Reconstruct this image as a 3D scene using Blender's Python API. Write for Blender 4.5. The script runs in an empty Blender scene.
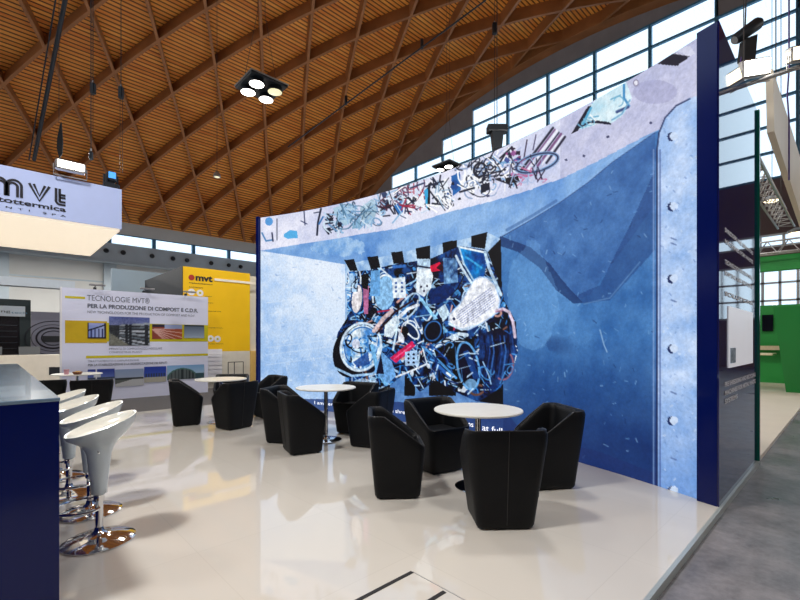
import bpy, math, random
import numpy as np
from mathutils import Vector, Matrix
random.seed(7)
PI = math.pi
C = bpy.context.scene.collection
sc = bpy.context.scene

# ------------------------------------------------------------------ helpers
def lin(r, g, b):
    f = lambda c: (c/255/12.92) if c/255 <= .04045 else ((c/255+.055)/1.055)**2.4
    return (f(r), f(g), f(b), 1)

class MB:
    def __init__(s): s.v = []; s.f = []
    def add(s, vs, fs):
        n = len(s.v); s.v += [tuple(v) for v in vs]; s.f += [tuple(i+n for i in f) for f in fs]; return s
    def box(s, x0, x1, y0, y1, z0, z1):
        return s.add([(x0,y0,z0),(x1,y0,z0),(x1,y1,z0),(x0,y1,z0),(x0,y0,z1),(x1,y0,z1),(x1,y1,z1),(x0,y1,z1)],
                     [(0,3,2,1),(4,5,6,7),(0,1,5,4),(1,2,6,5),(2,3,7,6),(3,0,4,7)])
    def obox(s, c, ax, ay, az):
        c = Vector(c); ax = Vector(ax); ay = Vector(ay); az = Vector(az)
        vs = [c+sx*ax+sy*ay+sz*az for sz in (-1,1) for sx, sy in ((-1,-1),(1,-1),(1,1),(-1,1))]
        return s.add(vs, [(0,3,2,1),(4,5,6,7),(0,1,5,4),(1,2,6,5),(2,3,7,6),(3,0,4,7)])
    def cbox(s, x0, x1, y0, y1, z0, z1, b=.01):
        # box with chamfered vertical and horizontal edges
        def ring(i, z):
            return [(x0+b+i,y0+i,z),(x1-b-i,y0+i,z),(x1-i,y0+b+i,z),(x1-i,y1-b-i,z),(x1-b-i,y1-i,z),(x0+b+i,y1-i,z),(x0+i,y1-b-i,z),(x0+i,y0+b+i,z)]
        return s.loft([ring(b,z0),ring(0,z0+b),ring(0,z1-b),ring(b,z1)])
    def loft(s, rings, cap0=True, cap1=True, closed=True):
        n = len(rings[0]); b = len(s.v)
        for r in rings: s.v += [tuple(p) for p in r]
        for k in range(len(rings)-1):
            for i in range(n if closed else n-1):
                j = (i+1) % n
                s.f.append((b+k*n+i, b+k*n+j, b+(k+1)*n+j, b+(k+1)*n+i))
        if cap0: s.f.append(tuple(b+i for i in reversed(range(n))))
        if cap1: s.f.append(tuple(b+(len(rings)-1)*n+i for i in range(n)))
        return s
    def lathe(s, prof, c=(0,0,0), n=32, cap0=True, cap1=True):
        return s.loft([[(c[0]+r*math.cos(2*PI*i/n), c[1]+r*math.sin(2*PI*i/n), c[2]+z) for i in range(n)] for r, z in prof], cap0, cap1)
    def tube(s, pts, r, n=8, closed=False):
        pts = [Vector(p) for p in pts]; rings = []
        m = len(pts); up = None
        for i, p in enumerate(pts):
            a = pts[(i-1) % m] if (closed or i > 0) else p
            b = pts[(i+1) % m] if (closed or i < m-1) else p
            t = (b-a).normalized()
            if up is None: up = Vector((0,0,1)) if abs(t.z) < .9 else Vector((1,0,0))
            x = t.cross(up)
            if x.length < 1e-4: x = t.orthogonal()
            x.normalize(); y = x.cross(t).normalized(); up = y
            rr = r[i] if isinstance(r, (list, tuple)) else r
            rings.append([p+rr*(math.cos(2*PI*k/n)*x+math.sin(2*PI*k/n)*y) for k in range(n)])
        if closed: rings.append(rings[0]); return s.loft(rings, False, False)
        return s.loft(rings)
    def prism(s, poly, z0, z1):
        n = len(poly); b = len(s.v)
        s.v += [(x,y,z0) for x,y in poly]+[(x,y,z1) for x,y in poly]
        s.f.append(tuple(b+i for i in reversed(range(n)))); s.f.append(tuple(b+n+i for i in range(n)))
        for i in range(n):
            j = (i+1) % n; s.f.append((b+i,b+j,b+n+j,b+n+i))
        return s
    def build(s, name, mt, parent=None, smooth=None, off=(0,0,0)):
        me = bpy.data.meshes.new(name)
        me.from_pydata([(x-off[0],y-off[1],z-off[2]) for x,y,z in s.v], [], s.f); me.update()
        fix_normals(me)
        if smooth is not None:
            me.polygons.foreach_set('use_smooth', [True]*len(me.polygons))
            try: me.set_sharp_from_angle(angle=math.radians(smooth))
            except Exception: pass
        me.materials.append(mt)
        o = bpy.data.objects.new(name, me); C.objects.link(o)
        if parent: o.parent = parent
        return o
import bmesh
def fix_normals(me):
    b = bmesh.new(); b.from_mesh(me); bmesh.ops.recalc_face_normals(b, faces=b.faces); b.to_mesh(me); b.free()

def tag(o, label=None, cat=None, group=None, kind=None):
    if label: o['label'] = label
    if cat: o['category'] = cat
    if group: o['group'] = group
    if kind: o['kind'] = kind
    return o
def thing(name, label, cat, loc=(0,0,0), rz=0, group=None):
    o = bpy.data.objects.new(name, None); C.objects.link(o); o.empty_display_size = .1
    o.location = loc; o.rotation_euler = (0,0,rz)
    return tag(o, label, cat, group)
def solo(mb, name, mt, label, cat, loc, group=None, smooth=None):
    o = mb.build(name, mt, None, smooth, loc); o.location = loc
    return tag(o, label, cat, group)
def struct(mb, name, mt, parent=None, smooth=None):
    o = mb.build(name, mt, parent, smooth)
    if not parent: o['kind'] = 'structure'
    return o
def kids(o): return list(o.children)
def copy_tree(o, loc, rz, label, parent=None):
    kd = kids(o)
    c = o.copy(); C.objects.link(c)
    if parent: c.parent = parent
    else: c.location = loc; c.rotation_euler = (0,0,rz); c['label'] = label
    for ch in kd: copy_tree(ch, None, None, None, c)
    return c

# ------------------------------------------------------------------ materials
M = {}
def mat(name, col, rough=.5, metal=0, noise=0, nscale=8, bump=0, bscale=40, coat=0, emit=None, es=1, spec=.5, stretch=(1,1,1)):
    m = bpy.data.materials.new(name); m.use_nodes = True; nt = m.node_tree; p = nt.nodes['Principled BSDF']
    p.inputs['Base Color'].default_value = col; p.inputs['Roughness'].default_value = rough
    p.inputs['Metallic'].default_value = metal; p.inputs['Coat Weight'].default_value = coat
    p.inputs['Coat Roughness'].default_value = .03
    p.inputs['Specular IOR Level'].default_value = spec
    tc = nt.nodes.new('ShaderNodeTexCoord'); mp = nt.nodes.new('ShaderNodeMapping'); mp.inputs['Scale'].default_value = stretch
    nt.links.new(tc.outputs['Object'], mp.inputs[0])
    n = nt.nodes.new('ShaderNodeTexNoise'); n.inputs['Scale'].default_value = nscale; n.inputs['Detail'].default_value = 5
    nt.links.new(mp.outputs[0], n.inputs['Vector'])
    r = nt.nodes.new('ShaderNodeValToRGB'); k = noise
    r.color_ramp.elements[0].position = .3; r.color_ramp.elements[1].position = .7
    r.color_ramp.elements[0].color = tuple(c*(1-k) for c in col[:3])+(1,)
    r.color_ramp.elements[1].color = tuple(min(1,c*(1+k)) for c in col[:3])+(1,)
    nt.links.new(n.outputs[0], r.inputs[0]); nt.links.new(r.outputs[0], p.inputs['Base Color'])
    if bump:
        b = nt.nodes.new('ShaderNodeBump'); b.inputs['Strength'].default_value = bump; b.inputs['Distance'].default_value = .01
        n2 = nt.nodes.new('ShaderNodeTexNoise'); n2.inputs['Scale'].default_value = bscale; n2.inputs['Detail'].default_value = 4
        nt.links.new(mp.outputs[0], n2.inputs['Vector']); nt.links.new(n2.outputs[0], b.inputs['Height']); nt.links.new(b.outputs[0], p.inputs['Normal'])
    if emit:
        p.inputs['Emission Color'].default_value = emit; p.inputs['Emission Strength'].default_value = es
    M[name] = m; return m
def attrmat(name, emis=0, rough=.5):
    m = bpy.data.materials.new(name); m.use_nodes = True; nt = m.node_tree; p = nt.nodes['Principled BSDF']
    a = nt.nodes.new('ShaderNodeVertexColor'); a.layer_name = 'print'
    p.inputs['Roughness'].default_value = rough
    p.inputs['Specular IOR Level'].default_value = .15 if emis else .3
    if emis:
        p.inputs['Base Color'].default_value = (.01,.01,.012,1)
        n = nt.nodes.new('ShaderNodeTexNoise'); n.inputs['Scale'].default_value = 26; n.inputs['Detail'].default_value = 8; n.inputs['Roughness'].default_value = .7
        tc = nt.nodes.new('ShaderNodeTexCoord'); nt.links.new(tc.outputs['Object'], n.inputs['Vector'])
        r = nt.nodes.new('ShaderNodeMapRange'); r.inputs[1].default_value = .35; r.inputs[2].default_value = .65; r.inputs[3].default_value = .86; r.inputs[4].default_value = 1.12
        nt.links.new(n.outputs[0], r.inputs[0])
        mx = nt.nodes.new('ShaderNodeVectorMath'); mx.operation = 'SCALE'
        nt.links.new(a.outputs[0], mx.inputs[0]); nt.links.new(r.outputs[0], mx.inputs['Scale'])
        nt.links.new(mx.outputs[0], p.inputs['Emission Color']); p.inputs['Emission Strength'].default_value = emis
    else:
        nt.links.new(a.outputs[0], p.inputs['Base Color'])
    M[name] = m; return m

mat('black_leather', lin(8,10,14), .5, noise=.15, bump=.25, bscale=180, spec=.2)
mat('black_piping', lin(30,30,32), .4)
mat('table_white', lin(226,226,218), .3, noise=.03)
mat('chrome', (.75,.75,.76,1), .08, 1)
mat('steel_dark', lin(60,64,70), .4, .6, noise=.1)
mat('stool_white', lin(196,208,214), .22, coat=.4, noise=.02)
mat('stool_inside', lin(204,204,194), .25, coat=.3, noise=.02)
mat('navy_gloss', lin(2,18,84), .16, spec=.28, noise=.05, nscale=2)
mat('counter_top', lin(112,136,158), .12, coat=.5, noise=.04)
mat('panel_navy', lin(20,24,84), .04, coat=.3, noise=.05)
mat('white_print', lin(235,235,240), .5)
mat('poster_ground', lin(220,224,246), .5, noise=.02, nscale=2)
mat('poster_yellow', lin(200,190,6), .5)
mat('poster_ochre', lin(200,168,0), .5, noise=.05)
mat('ink_grey', lin(92,98,115), .6)
mat('ink_dark', lin(28,28,40), .6)
mat('ink_red', lin(170,40,30), .6)
mat('yellow_wall', lin(250,200,0), .45, noise=.04, nscale=1.5)
mat('white_panel', lin(225,220,205), .5, noise=.03)
mat('cream', lin(250,242,222), .5, noise=.03)
mat('orange_wood', lin(226,186,104), .5, noise=.05)
mat('charcoal', lin(30,34,40), .6, noise=.08)
mat('teal_black', lin(16,36,40), .5)
mat('header_white', lin(186,202,246), .55, noise=.02)
mat('lit_diffuser', lin(240,232,215), .6, emit=lin(255,236,208), es=.66)
mat('fascia_white', lin(200,212,222), .5, noise=.03)
mat('steel_blue', lin(70,128,160), .5, .2, noise=.08)
mat('gable_panel', lin(140,136,138), .8, noise=.08, nscale=1)
mat('gable_wall', lin(104,88,90), .8, noise=.1, nscale=.6)
mat('duct', lin(172,186,194), .5, .2, noise=.08, nscale=.8)
mat('nozzle', lin(30,34,38), .5)
mat('green_wall', lin(26,142,56), .5, noise=.05, nscale=1)
mat('green_dark', lin(16,124,50), .45, noise=.05, nscale=1)
mat('green_edge', lin(10,100,80), .2)
mat('tv_black', lin(12,14,20), .2)
mat('beige_wood', lin(215,200,165), .5, noise=.1, stretch=(1,8,1))
mat('lamp_body', lin(26,34,42), .5, .3, noise=.1)
mat('lamp_lens', lin(255,250,240), .4, emit=(1,.96,.88,1), es=9)
mat('lamp_lens_warm', lin(255,240,200), .4, emit=(1,.85,.55,1), es=5)
mat('lamp_lens_dim', lin(220,220,190), .3, emit=(1,.95,.6,1), es=.7)
mat('flood_lens', lin(255,250,240), .4, emit=(1,.93,.78,1), es=14)
mat('blue_lens', lin(60,140,220), .3, emit=(.1,.4,1,1), es=.8)
mat('black_cloth', lin(22,24,28), .9, noise=.2)
mat('cable', lin(52,48,48), .6)
mat('cable_purple', lin(80,60,130), .6)
mat('steel_light', lin(165,165,165), .35, .7)
mat('banner_white', lin(225,215,195), .5, noise=.06, nscale=1)
mat('hatch_dark', lin(22,20,22), .6)
mat('seam_grey', lin(150,150,150), .5)
mat('platform_edge', lin(170,178,176), .3, .3)
mat('carpet', lin(86,84,84), .95, noise=.1, nscale=30)
mat('grey_chair', lin(110,115,118), .6)
mat('snack_brown', lin(120,70,40), .6, noise=.2, nscale=30)
mat('cup_pink', lin(200,150,165), .5)
mat('plant_green', lin(80,110,60), .6, noise=.2)
mat('screen_black', lin(24,22,28), .2, noise=.1)

# white glossy platform floor with faint tile joints
def floor_mat():
    m = bpy.data.materials.new('gloss_floor'); m.use_nodes = True; nt = m.node_tree; p = nt.nodes['Principled BSDF']
    tc = nt.nodes.new('ShaderNodeTexCoord')
    br = nt.nodes.new('ShaderNodeTexBrick'); br.offset = 0
    br.inputs['Color1'].default_value = lin(204,200,192); br.inputs['Color2'].default_value = lin(202,198,190); br.inputs['Mortar'].default_value = lin(197,193,185)
    br.inputs['Scale'].default_value = 1; br.inputs['Brick Width'].default_value = 1.0; br.inputs['Row Height'].default_value = 1.0; br.inputs['Mortar Size'].default_value = .003
    nt.links.new(tc.outputs['Object'], br.inputs['Vector']); nt.links.new(br.outputs['Color'], p.inputs['Base Color'])
    n = nt.nodes.new('ShaderNodeTexNoise'); n.inputs['Scale'].default_value = 5; n.inputs['Detail'].default_value = 4
    nt.links.new(tc.outputs['Object'], n.inputs['Vector'])
    mr = nt.nodes.new('ShaderNodeMapRange'); mr.inputs[3].default_value = .02; mr.inputs[4].default_value = .05
    nt.links.new(n.outputs[0], mr.inputs[0]); nt.links.new(mr.outputs[0], p.inputs['Roughness'])
    p.inputs['Specular IOR Level'].default_value = .5; p.inputs['Coat Weight'].default_value = .35; p.inputs['Coat Roughness'].default_value = .02
    M['gloss_floor'] = m
floor_mat()
def concrete_mat():
    m = bpy.data.materials.new('concrete'); m.use_nodes = True; nt = m.node_tree; p = nt.nodes['Principled BSDF']
    tc = nt.nodes.new('ShaderNodeTexCoord')
    a = nt.nodes.new('ShaderNodeTexNoise'); a.inputs['Scale'].default_value = 1.1; a.inputs['Detail'].default_value = 8; a.inputs['Roughness'].default_value = .65
    b = nt.nodes.new('ShaderNodeTexNoise'); b.inputs['Scale'].default_value = 9; b.inputs['Detail'].default_value = 8; b.inputs['Roughness'].default_value = .7
    for t in (a, b): nt.links.new(tc.outputs['Object'], t.inputs['Vector'])
    mx = nt.nodes.new('ShaderNodeMix'); mx.data_type = 'FLOAT'; mx.inputs[0].default_value = .4
    nt.links.new(a.outputs[0], mx.inputs[2]); nt.links.new(b.outputs[0], mx.inputs[3])
    r = nt.nodes.new('ShaderNodeValToRGB'); r.color_ramp.elements[0].position = .35; r.color_ramp.elements[1].position = .66
    r.color_ramp.elements[0].color = lin(50,50,55); r.color_ramp.elements[1].color = lin(142,139,142)
    nt.links.new(mx.outputs[0], r.inputs[0]); nt.links.new(r.outputs[0], p.inputs['Base Color'])
    mr = nt.nodes.new('ShaderNodeMapRange'); mr.inputs[1].default_value = .3; mr.inputs[2].default_value = .7; mr.inputs[3].default_value = .22; mr.inputs[4].default_value = .5
    nt.links.new(a.outputs[0], mr.inputs[0]); nt.links.new(mr.outputs[0], p.inputs['Roughness'])
    M['concrete'] = m
concrete_mat()
def wood_mats():
    # roof boarding: slats run along the vault axis; uv = (x, arc length)
    m = bpy.data.materials.new('roof_boards'); m.use_nodes = True; nt = m.node_tree; p = nt.nodes['Principled BSDF']
    uv = nt.nodes.new('ShaderNodeUVMap'); sp = nt.nodes.new('ShaderNodeSeparateXYZ'); nt.links.new(uv.outputs[0], sp.inputs[0])
    mu = nt.nodes.new('ShaderNodeMath'); mu.operation = 'MULTIPLY'; mu.inputs[1].default_value = 1/.262; nt.links.new(sp.outputs[1], mu.inputs[0])
    fr = nt.nodes.new('ShaderNodeMath'); fr.operation = 'FRACT'; nt.links.new(mu.outputs[0], fr.inputs[0])
    fl = nt.nodes.new('ShaderNodeMath'); fl.operation = 'FLOOR'; nt.links.new(mu.outputs[0], fl.inputs[0])
    wn = nt.nodes.new('ShaderNodeTexWhiteNoise'); wn.noise_dimensions = '1D'; nt.links.new(fl.outputs[0], wn.inputs['W'])
    mp = nt.nodes.new('ShaderNodeMapping'); mp.inputs['Scale'].default_value = (.5,6,1); nt.links.new(uv.outputs[0], mp.inputs[0])
    n = nt.nodes.new('ShaderNodeTexNoise'); n.inputs['Scale'].default_value = 1.2; n.inputs['Detail'].default_value = 6; nt.links.new(mp.outputs[0], n.inputs['Vector'])
    ad = nt.nodes.new('ShaderNodeMath'); ad.operation = 'MULTIPLY_ADD'; ad.inputs[1].default_value = .25; nt.links.new(wn.outputs[0], ad.inputs[0]); nt.links.new(n.outputs[0], ad.inputs[2])
    r = nt.nodes.new('ShaderNodeValToRGB'); r.color_ramp.elements[0].position = .35; r.color_ramp.elements[1].position = .85
    r.color_ramp.elements[0].color = lin(216,118,34); r.color_ramp.elements[1].color = lin(252,176,76)
    nt.links.new(ad.outputs[0], r.inputs[0])
    g = nt.nodes.new('ShaderNodeValToRGB'); g.color_ramp.elements[0].position = .24; g.color_ramp.elements[1].position = .36
    g.color_ramp.elements[0].color = (.12,.09,.07,1); g.color_ramp.elements[1].color = (1,1,1,1)
    nt.links.new(fr.outputs[0], g.inputs[0])
    mx = nt.nodes.new('ShaderNodeMix'); mx.data_type = 'RGBA'; mx.blend_type = 'MULTIPLY'; mx.inputs[0].default_value = 1
    nt.links.new(r.outputs[0], mx.inputs[6]); nt.links.new(g.outputs[0], mx.inputs[7]); nt.links.new(mx.outputs[2], p.inputs['Base Color'])
    p.inputs['Roughness'].default_value = .6; M['roof_boards'] = m
    mat('beam_wood', lin(158,102,58), .55, noise=.22, nscale=.8, stretch=(1,1,1))
wood_mats()
def glass_mat():
    m = bpy.data.materials.new('window_glass'); m.use_nodes = True; nt = m.node_tree
    nt.nodes.clear(); o = nt.nodes.new('ShaderNodeOutputMaterial'); t = nt.nodes.new('ShaderNodeBsdfTransparent'); t.inputs[0].default_value = (.93,.97,1,1)
    g = nt.nodes.new('ShaderNodeBsdfGlossy'); g.inputs['Roughness'].default_value = .02; x = nt.nodes.new('ShaderNodeMixShader'); x.inputs[0].default_value = .06
    nt.links.new(t.outputs[0], x.inputs[1]); nt.links.new(g.outputs[0], x.inputs[2]); nt.links.new(x.outputs[0], o.inputs[0]); M['window_glass'] = m
glass_mat()

# ------------------------------------------------------------------ camera and its pinhole numbers (used only to measure the place from the photo)
FX = 432.4; HY = 341.0; EYE = 1.4; YAW = math.radians(43.55)
FW = (math.sin(YAW), math.cos(YAW)); RT = (math.cos(YAW), -math.sin(YAW))
def cw(r, d): return (r*RT[0]+d*FW[0], r*RT[1]+d*FW[1])      # right / depth -> world xy
def gp(x, y, h=0):
    d = FX*(EYE-h)/(y-HY); return cw((x-400)/FX*d, d)
def atd(x, y, d):
    p = cw((x-400)/FX*d, d); return (p[0], p[1], EYE+(HY-y)/FX*d)
cam = bpy.data.cameras.new('camera'); co = bpy.data.objects.new('camera', cam); C.objects.link(co)
co.location = (0,0,EYE); co.rotation_euler = (PI/2,0,-YAW); cam.sensor_width = 36; cam.lens = 36*FX/800; cam.shift_y = 41/800; cam.clip_end = 300; cam.clip_start = .05
sc.camera = co

# ------------------------------------------------------------------ the hall
GX = 30.0; RV = 43.5; YC = 14.7; ZT = 22.49; ZC = ZT-RV
def vault(s, dr=0):
    a = s/RV; return YC+(RV+dr)*math.sin(a), ZC+(RV+dr)*math.cos(a)
def vz(y, dr=0): return ZC+math.sqrt((RV+dr)**2-(y-YC)**2)
FZ = -.05
mb = MB(); mb.add([(-12,-16,FZ),(60,-16,FZ),(60,60,FZ),(-12,60,FZ)], [(0,1,2,3)]); struct(mb, 'floor', M['concrete'])
# carpet behind the stand
struct(MB().box(-6,9,9.77,24,FZ,FZ+.006), 'floor_carpet', M['carpet'])
# stand platform
struct(MB().box(-6,6.5,.79,9.75,FZ,0), 'floor_platform', M['gloss_floor'])
struct(MB().box(-6,6.5,.765,.79,FZ,.001), 'trim_1', M['platform_edge'])

def roof():
    b = MB(); xs = [-14+44.3*i/13 for i in range(14)]; ss = [-34+66*i/48 for i in range(49)]
    for s in ss:
        y, z = vault(s, .8)
        for x in xs: b.v.append((x,y,z))
    uvs = []
    for j in range(48):
        for i in range(13):
            b.f.append((j*14+i, j*14+i+1, (j+1)*14+i+1, (j+1)*14+i))
    me = bpy.data.meshes.new('ceiling'); me.from_pydata(b.v, [], b.f); ul = me.uv_layers.new(name='UVMap')
    for l in me.loops:
        vi = l.vertex_index; ul.data[l.index].uv = (xs[vi % 14], ss[vi//14]+40)
    me.materials.append(M['roof_boards']); o = bpy.data.objects.new('ceiling', me); C.objects.link(o); o['kind'] = 'structure'
    so = o.modifiers.new('thick', 'SOLIDIFY'); so.thickness = .2; so.offset = 1
roof()
S0, DS, X0, DX = 1.55, 3.41, .65, 3.45
nt_ = 10
def beam(sign, c):
    global nt_
    pts = []
    k = -9.0
    while k <= 8.76:
        x = c+sign*DX/2*k
        if -9 <= x <= GX: pts.append((x, S0+DS*k))
        k += .25
    if len(pts) < 5: return
    rings = []
    for i, (x, s) in enumerate(pts):
        y, z = vault(s); p = Vector((x,y,z)); up = Vector((0,y-YC,z-ZC)).normalized()
        q = pts[min(i+1,len(pts)-1)]; q0 = pts[max(i-1,0)]
        a = Vector((q[0],)+vault(q[1])); a0 = Vector((q0[0],)+vault(q0[1]))
        t = (a-a0).normalized(); sd = t.cross(up).normalized()*.085
        rings.append([p-sd, p+sd, p+sd+up*.8, p-sd+up*.8])
    nt_ += 1
    struct(MB().loft(rings), 'trim_%d' % nt_, M['beam_wood'])
for i in range(-7, 16):
    beam(1, X0+DX*i); beam(-1, X0+DX*i)

# arch beam that closes the roof against the gable
b = MB(); rings = []
for i in range(67):
    y, z = vault(-34+66*i/66, -.02); y2, z2 = vault(-34+66*i/66, .8); rings.append([(29.2,y,z),(29.98,y,z),(29.98,y2,z2),(29.2,y2,z2)])
struct(b.loft(rings), 'trim_5', M['beam_wood'])
# the far ends of the hall behind the viewer
struct(MB().box(-14,-13.8,-16,46,FZ,16), 'wall_back', M['gable_wall'])
struct(MB().box(-14,30,-16.2,-16,FZ,14), 'wall_right', M['gable_wall'])
# gable wall with stepped glazing
ys = [2.0+3.43*j for j in range(-5, 10)]
def bay_top(y0, y1):
    m = min(vz(y0), vz(y1)); t = 21.2
    if abs(abs((y0+y1)/2-14.7)-16.45) < .3: return 18.4
    while t > m-.2: t -= 1.4
    return t
ZB = 10.0
up = MB(); fr_n = 0
gable = MB()
def gbox(b, y0, y1, z0, z1): b.box(GX, GX+.25, y0, y1, z0, z1)
for j in range(len(ys)-1):
    y0, y1 = ys[j], ys[j+1]; t = bay_top(y0, y1)
    # panel between the glass and the roof
    n = 6; pts = [(y0+(y1-y0)*i/n) for i in range(n+1)]
    rings = [[(GX,y,t),(GX+.2,y,t),(GX+.2,y,vz(y,.8)),(GX,y,vz(y,.8))] for y in pts]
    gable.loft(rings)
    fr = MB()
    gbox(fr, y0-.09, y0+.09, ZB, min(t+.06, vz(y0)))
    z = t
    while z > ZB-.01:
        h = .055; fr.box(GX-.02, GX+.18, y0, y1, z-h, z+h); z -= 1.4
    fo = struct(fr, 'window_%d' % (j+1), M['steel_blue'])
    g = MB(); g.box(GX+.1, GX+.12, y0, y1, ZB, t); g.build('pane', M['window_glass'], fo)
struct(gable, 'wall_gable_top', M['gable_panel'])
yl = ys[-1]; y_r = ys[0]
b = MB(); n = 12
for i in range(n):
    a = yl+(44.6-yl)*i/n; c = yl+(44.6-yl)*(i+1)/n
    b.loft([[(GX,y,ZB-.0),(GX+.2,y,ZB),(GX+.2,y,max(ZB+.3,vz(y,.8))),(GX,y,max(ZB+.3,vz(y,.8)))] for y in (a,c)])
a, c = -15.5, y_r
for i in range(n):
    p, q = a+(c-a)*i/n, a+(c-a)*(i+1)/n
    b.loft([[(GX,y,ZB),(GX+.2,y,ZB),(GX+.2,y,max(ZB+.3,vz(y,.8))),(GX,y,max(ZB+.3,vz(y,.8)))] for y in (p,q)])
struct(b, 'wall_gable_side', M['gable_panel'])
# lower gable wall with two glazed strips at the right
b = MB()
b.box(GX,GX+.25,6.5,44.6,FZ,ZB); b.box(GX,GX+.25,-15.5,6.5,7.0,ZB); b.box(GX,GX+.25,-15.5,6.5,5.4,6.4); b.box(GX,GX+.25,-15.5,6.5,FZ,2.6)
struct(b, 'wall_gable', M['gable_wall'])
for q, (z0, z1, dy) in enumerate(((2.6,5.4,.7),(6.4,7.0,.95))):
    f = MB(); y = -15.5
    while y < 6.5:
        f.box(GX-.02,GX+.1,y-.06,y+.06,z0,z1); y += dy
    zz = z0
    while zz <= z1+.01: f.box(GX-.02,GX+.1,-15.5,6.5,zz-.05,zz+.05); zz += (z1-z0)/(3 if q == 0 else 1)
    fo = struct(f, 'window_%d' % (20+q), M['steel_light'])
    MB().box(GX+.1,GX+.12,-15.5,6.5,z0,z1).build('pane', M['window_glass'], fo)
# long side wall (low eave)
EY = 44.4
b = MB(); b.box(-9,GX,EY,EY+.3,FZ,9.8)
b.box(-9,GX,EY,EY+.3,10.75,12.2)
struct(b, 'wall_left', mat('side_wall', lin(206,208,204), .7, noise=.05, nscale=.5))
sw = MB(); x = -9+ (X0+9) % DX
xs = []
while x < GX: xs.append(x); x += DX
for i, x in enumerate(xs):
    f = MB(); f.box(x-.14,x+.14,EY-.1,EY+.2,9.8,10.75); f.box(x,x+DX,EY-.02,EY+.1,9.75,9.83); f.box(x,x+DX,EY-.02,EY+.1,10.7,10.78)
    fo = struct(f, 'window_%d' % (30+i), M['steel_blue'])
    MB().box(x+.14,x+DX-.14,EY+.1,EY+.12,9.83,10.7).build('pane', M['window_glass'], fo)
for i, x in enumerate(xs[::2]):
    struct(MB().box(x-.45,x+.45,EY-.35,EY,FZ,8.1), 'trim_%d' % (100+i), M['duct'])
struct(MB().box(-9,GX,EY-.05,EY,6.4,6.52), 'trim_120', M['duct'])
dk = MB(); dk.box(-9,GX,EY-1.0,EY-.02,8.15,9.7); dk.box(-9,GX,EY-1.1,EY-.02,8.05,8.2)
struct(dk, 'trim_121', M['duct'])
nz = MB(); nz.lathe([(.16,0),(.2,.06),(.2,.12),(.12,.3),(.09,.3)], n=14)
nproto = None
for i in range(15):
    x = 3.2+i*1.72+(.5 if i % 3 else 0)
    lab = 'round dark jet nozzle on the grey air duct high on the far side wall'
    if nproto is None:
        nproto = nz.build('air_nozzle', M['nozzle'], None, 40); tag(nproto, lab, 'nozzle', 'air nozzles along the wall duct'); o = nproto
    else: o = nproto.copy(); C.objects.link(o)
    o.rotation_euler = (PI/2,0,0); o.location = (x, EY-1.0, 9.0)

# steel tie rods under the roof
def rod(name, pts, r, label, cat, m='cable', group=None):
    o = solo(MB().tube(pts, r, 8), name, M[m], label, cat, pts[0], group, 60); return o
def nodept(x, s, dr=0):
    y, z = vault(s, dr); return (x, y, z)
# ------------------------------------------------------------------ LED wall
CX, CY, CR = -4.808, 4.624, 10.044
WH = 4.08
def arc(yv, dr=0): return CX+math.sqrt((CR+dr)**2-(yv-CY)**2)
YA, YB = .956, 8.90
a0 = math.asin((YA-CY)/CR); a1 = math.asin((YB-CY)/CR)
led = thing('video_wall', 'large curved video wall showing a blue scrap shredder full of bicycles', 'video wall', (5.2,4.6,0))
LO = (5.2,4.6,0)
foot = [(4.455,.802),(4.50,YA)]
N = 40
for i in range(N+1):
    t = a0+(a1-a0)*i/N; foot.append((CX+(CR+.03)*math.cos(t), CY+(CR+.03)*math.sin(t)))
foot += [(arc(YB)-.06,YB),(arc(YB)-.08,YB+.06),(6.42,YB+.06),(6.42,.802)]
MB().prism(foot, 0, WH+.02).build('casing', M['navy_gloss'], led, None, LO)

# --- the film frame on the screen, painted as colours of the screen's own mesh
NU, NV = 840, 420
tt = np.linspace(a0, a1, NU); zz = np.linspace(.0, WH, NV)
T, Z = np.meshgrid(tt, zz)
WX = CX+CR*np.cos(T); WY = CY+CR*np.sin(T)
DD = WX*FW[0]+WY*FW[1]; PX = 400+FX*(WX*RT[0]+WY*RT[1])/DD; PY = HY-(Z-EYE)*FX/DD
rng = np.random.default_rng(5)
def vnoise(U, V, seed):
    r = np.random.default_rng(seed); g = r.random((64,64))
    u = U % 63; v = V % 63; i = u.astype(int); j = v.astype(int); fu = u-i; fv = v-j
    fu = fu*fu*(3-2*fu); fv = fv*fv*(3-2*fv)
    return (g[j,i]*(1-fu)+g[j,i+1]*fu)*(1-fv)+(g[j+1,i]*(1-fu)+g[j+1,i+1]*fu)*fv
def fbm(U, V, sc_, seed, o=5):
    a = 0; w = 0; am = 1
    for k in range(o):
        a = a+am*vnoise(U*sc_+13.7*k, V*sc_+7.1*k, seed+k); w += am; am *= .55; sc_ *= 2.1
    return a/w
SL = (T-a0)*CR
NB = fbm(SL, Z, 1.1, 11); NF = fbm(SL, Z, 6.5, 31)
IMG = np.zeros((NV,NU,3)); IMG[:] = (110,150,205)
def ramp(n, c0, c1, lo=.3, hi=.7):
    t = np.clip((n-lo)/(hi-lo), 0, 1)[...,None]; return np.array(c0)*(1-t)+np.array(c1)*t
def inpoly(pts, X=None, Y=None):
    X = PX if X is None else X; Y = PY if Y is None else Y
    m = np.zeros(X.shape, bool); n = len(pts); j = n-1
    for i in range(n):
        xi, yi = pts[i]; xj, yj = pts[j]
        if yi != yj:
            m ^= ((yi > Y) != (yj > Y)) & (X < (xj-xi)*(Y-yi)/(yj-yi)+xi)
        j = i
    return m
def put(mask, col, a=1.0):
    c = np.array(col, float) if not isinstance(col, np.ndarray) else (col[mask] if col.ndim == 3 else col)
    IMG[mask] = IMG[mask]*(1-a)+c*a
def poly(pts, col, a=1): put(inpoly(pts), col, a)
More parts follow.
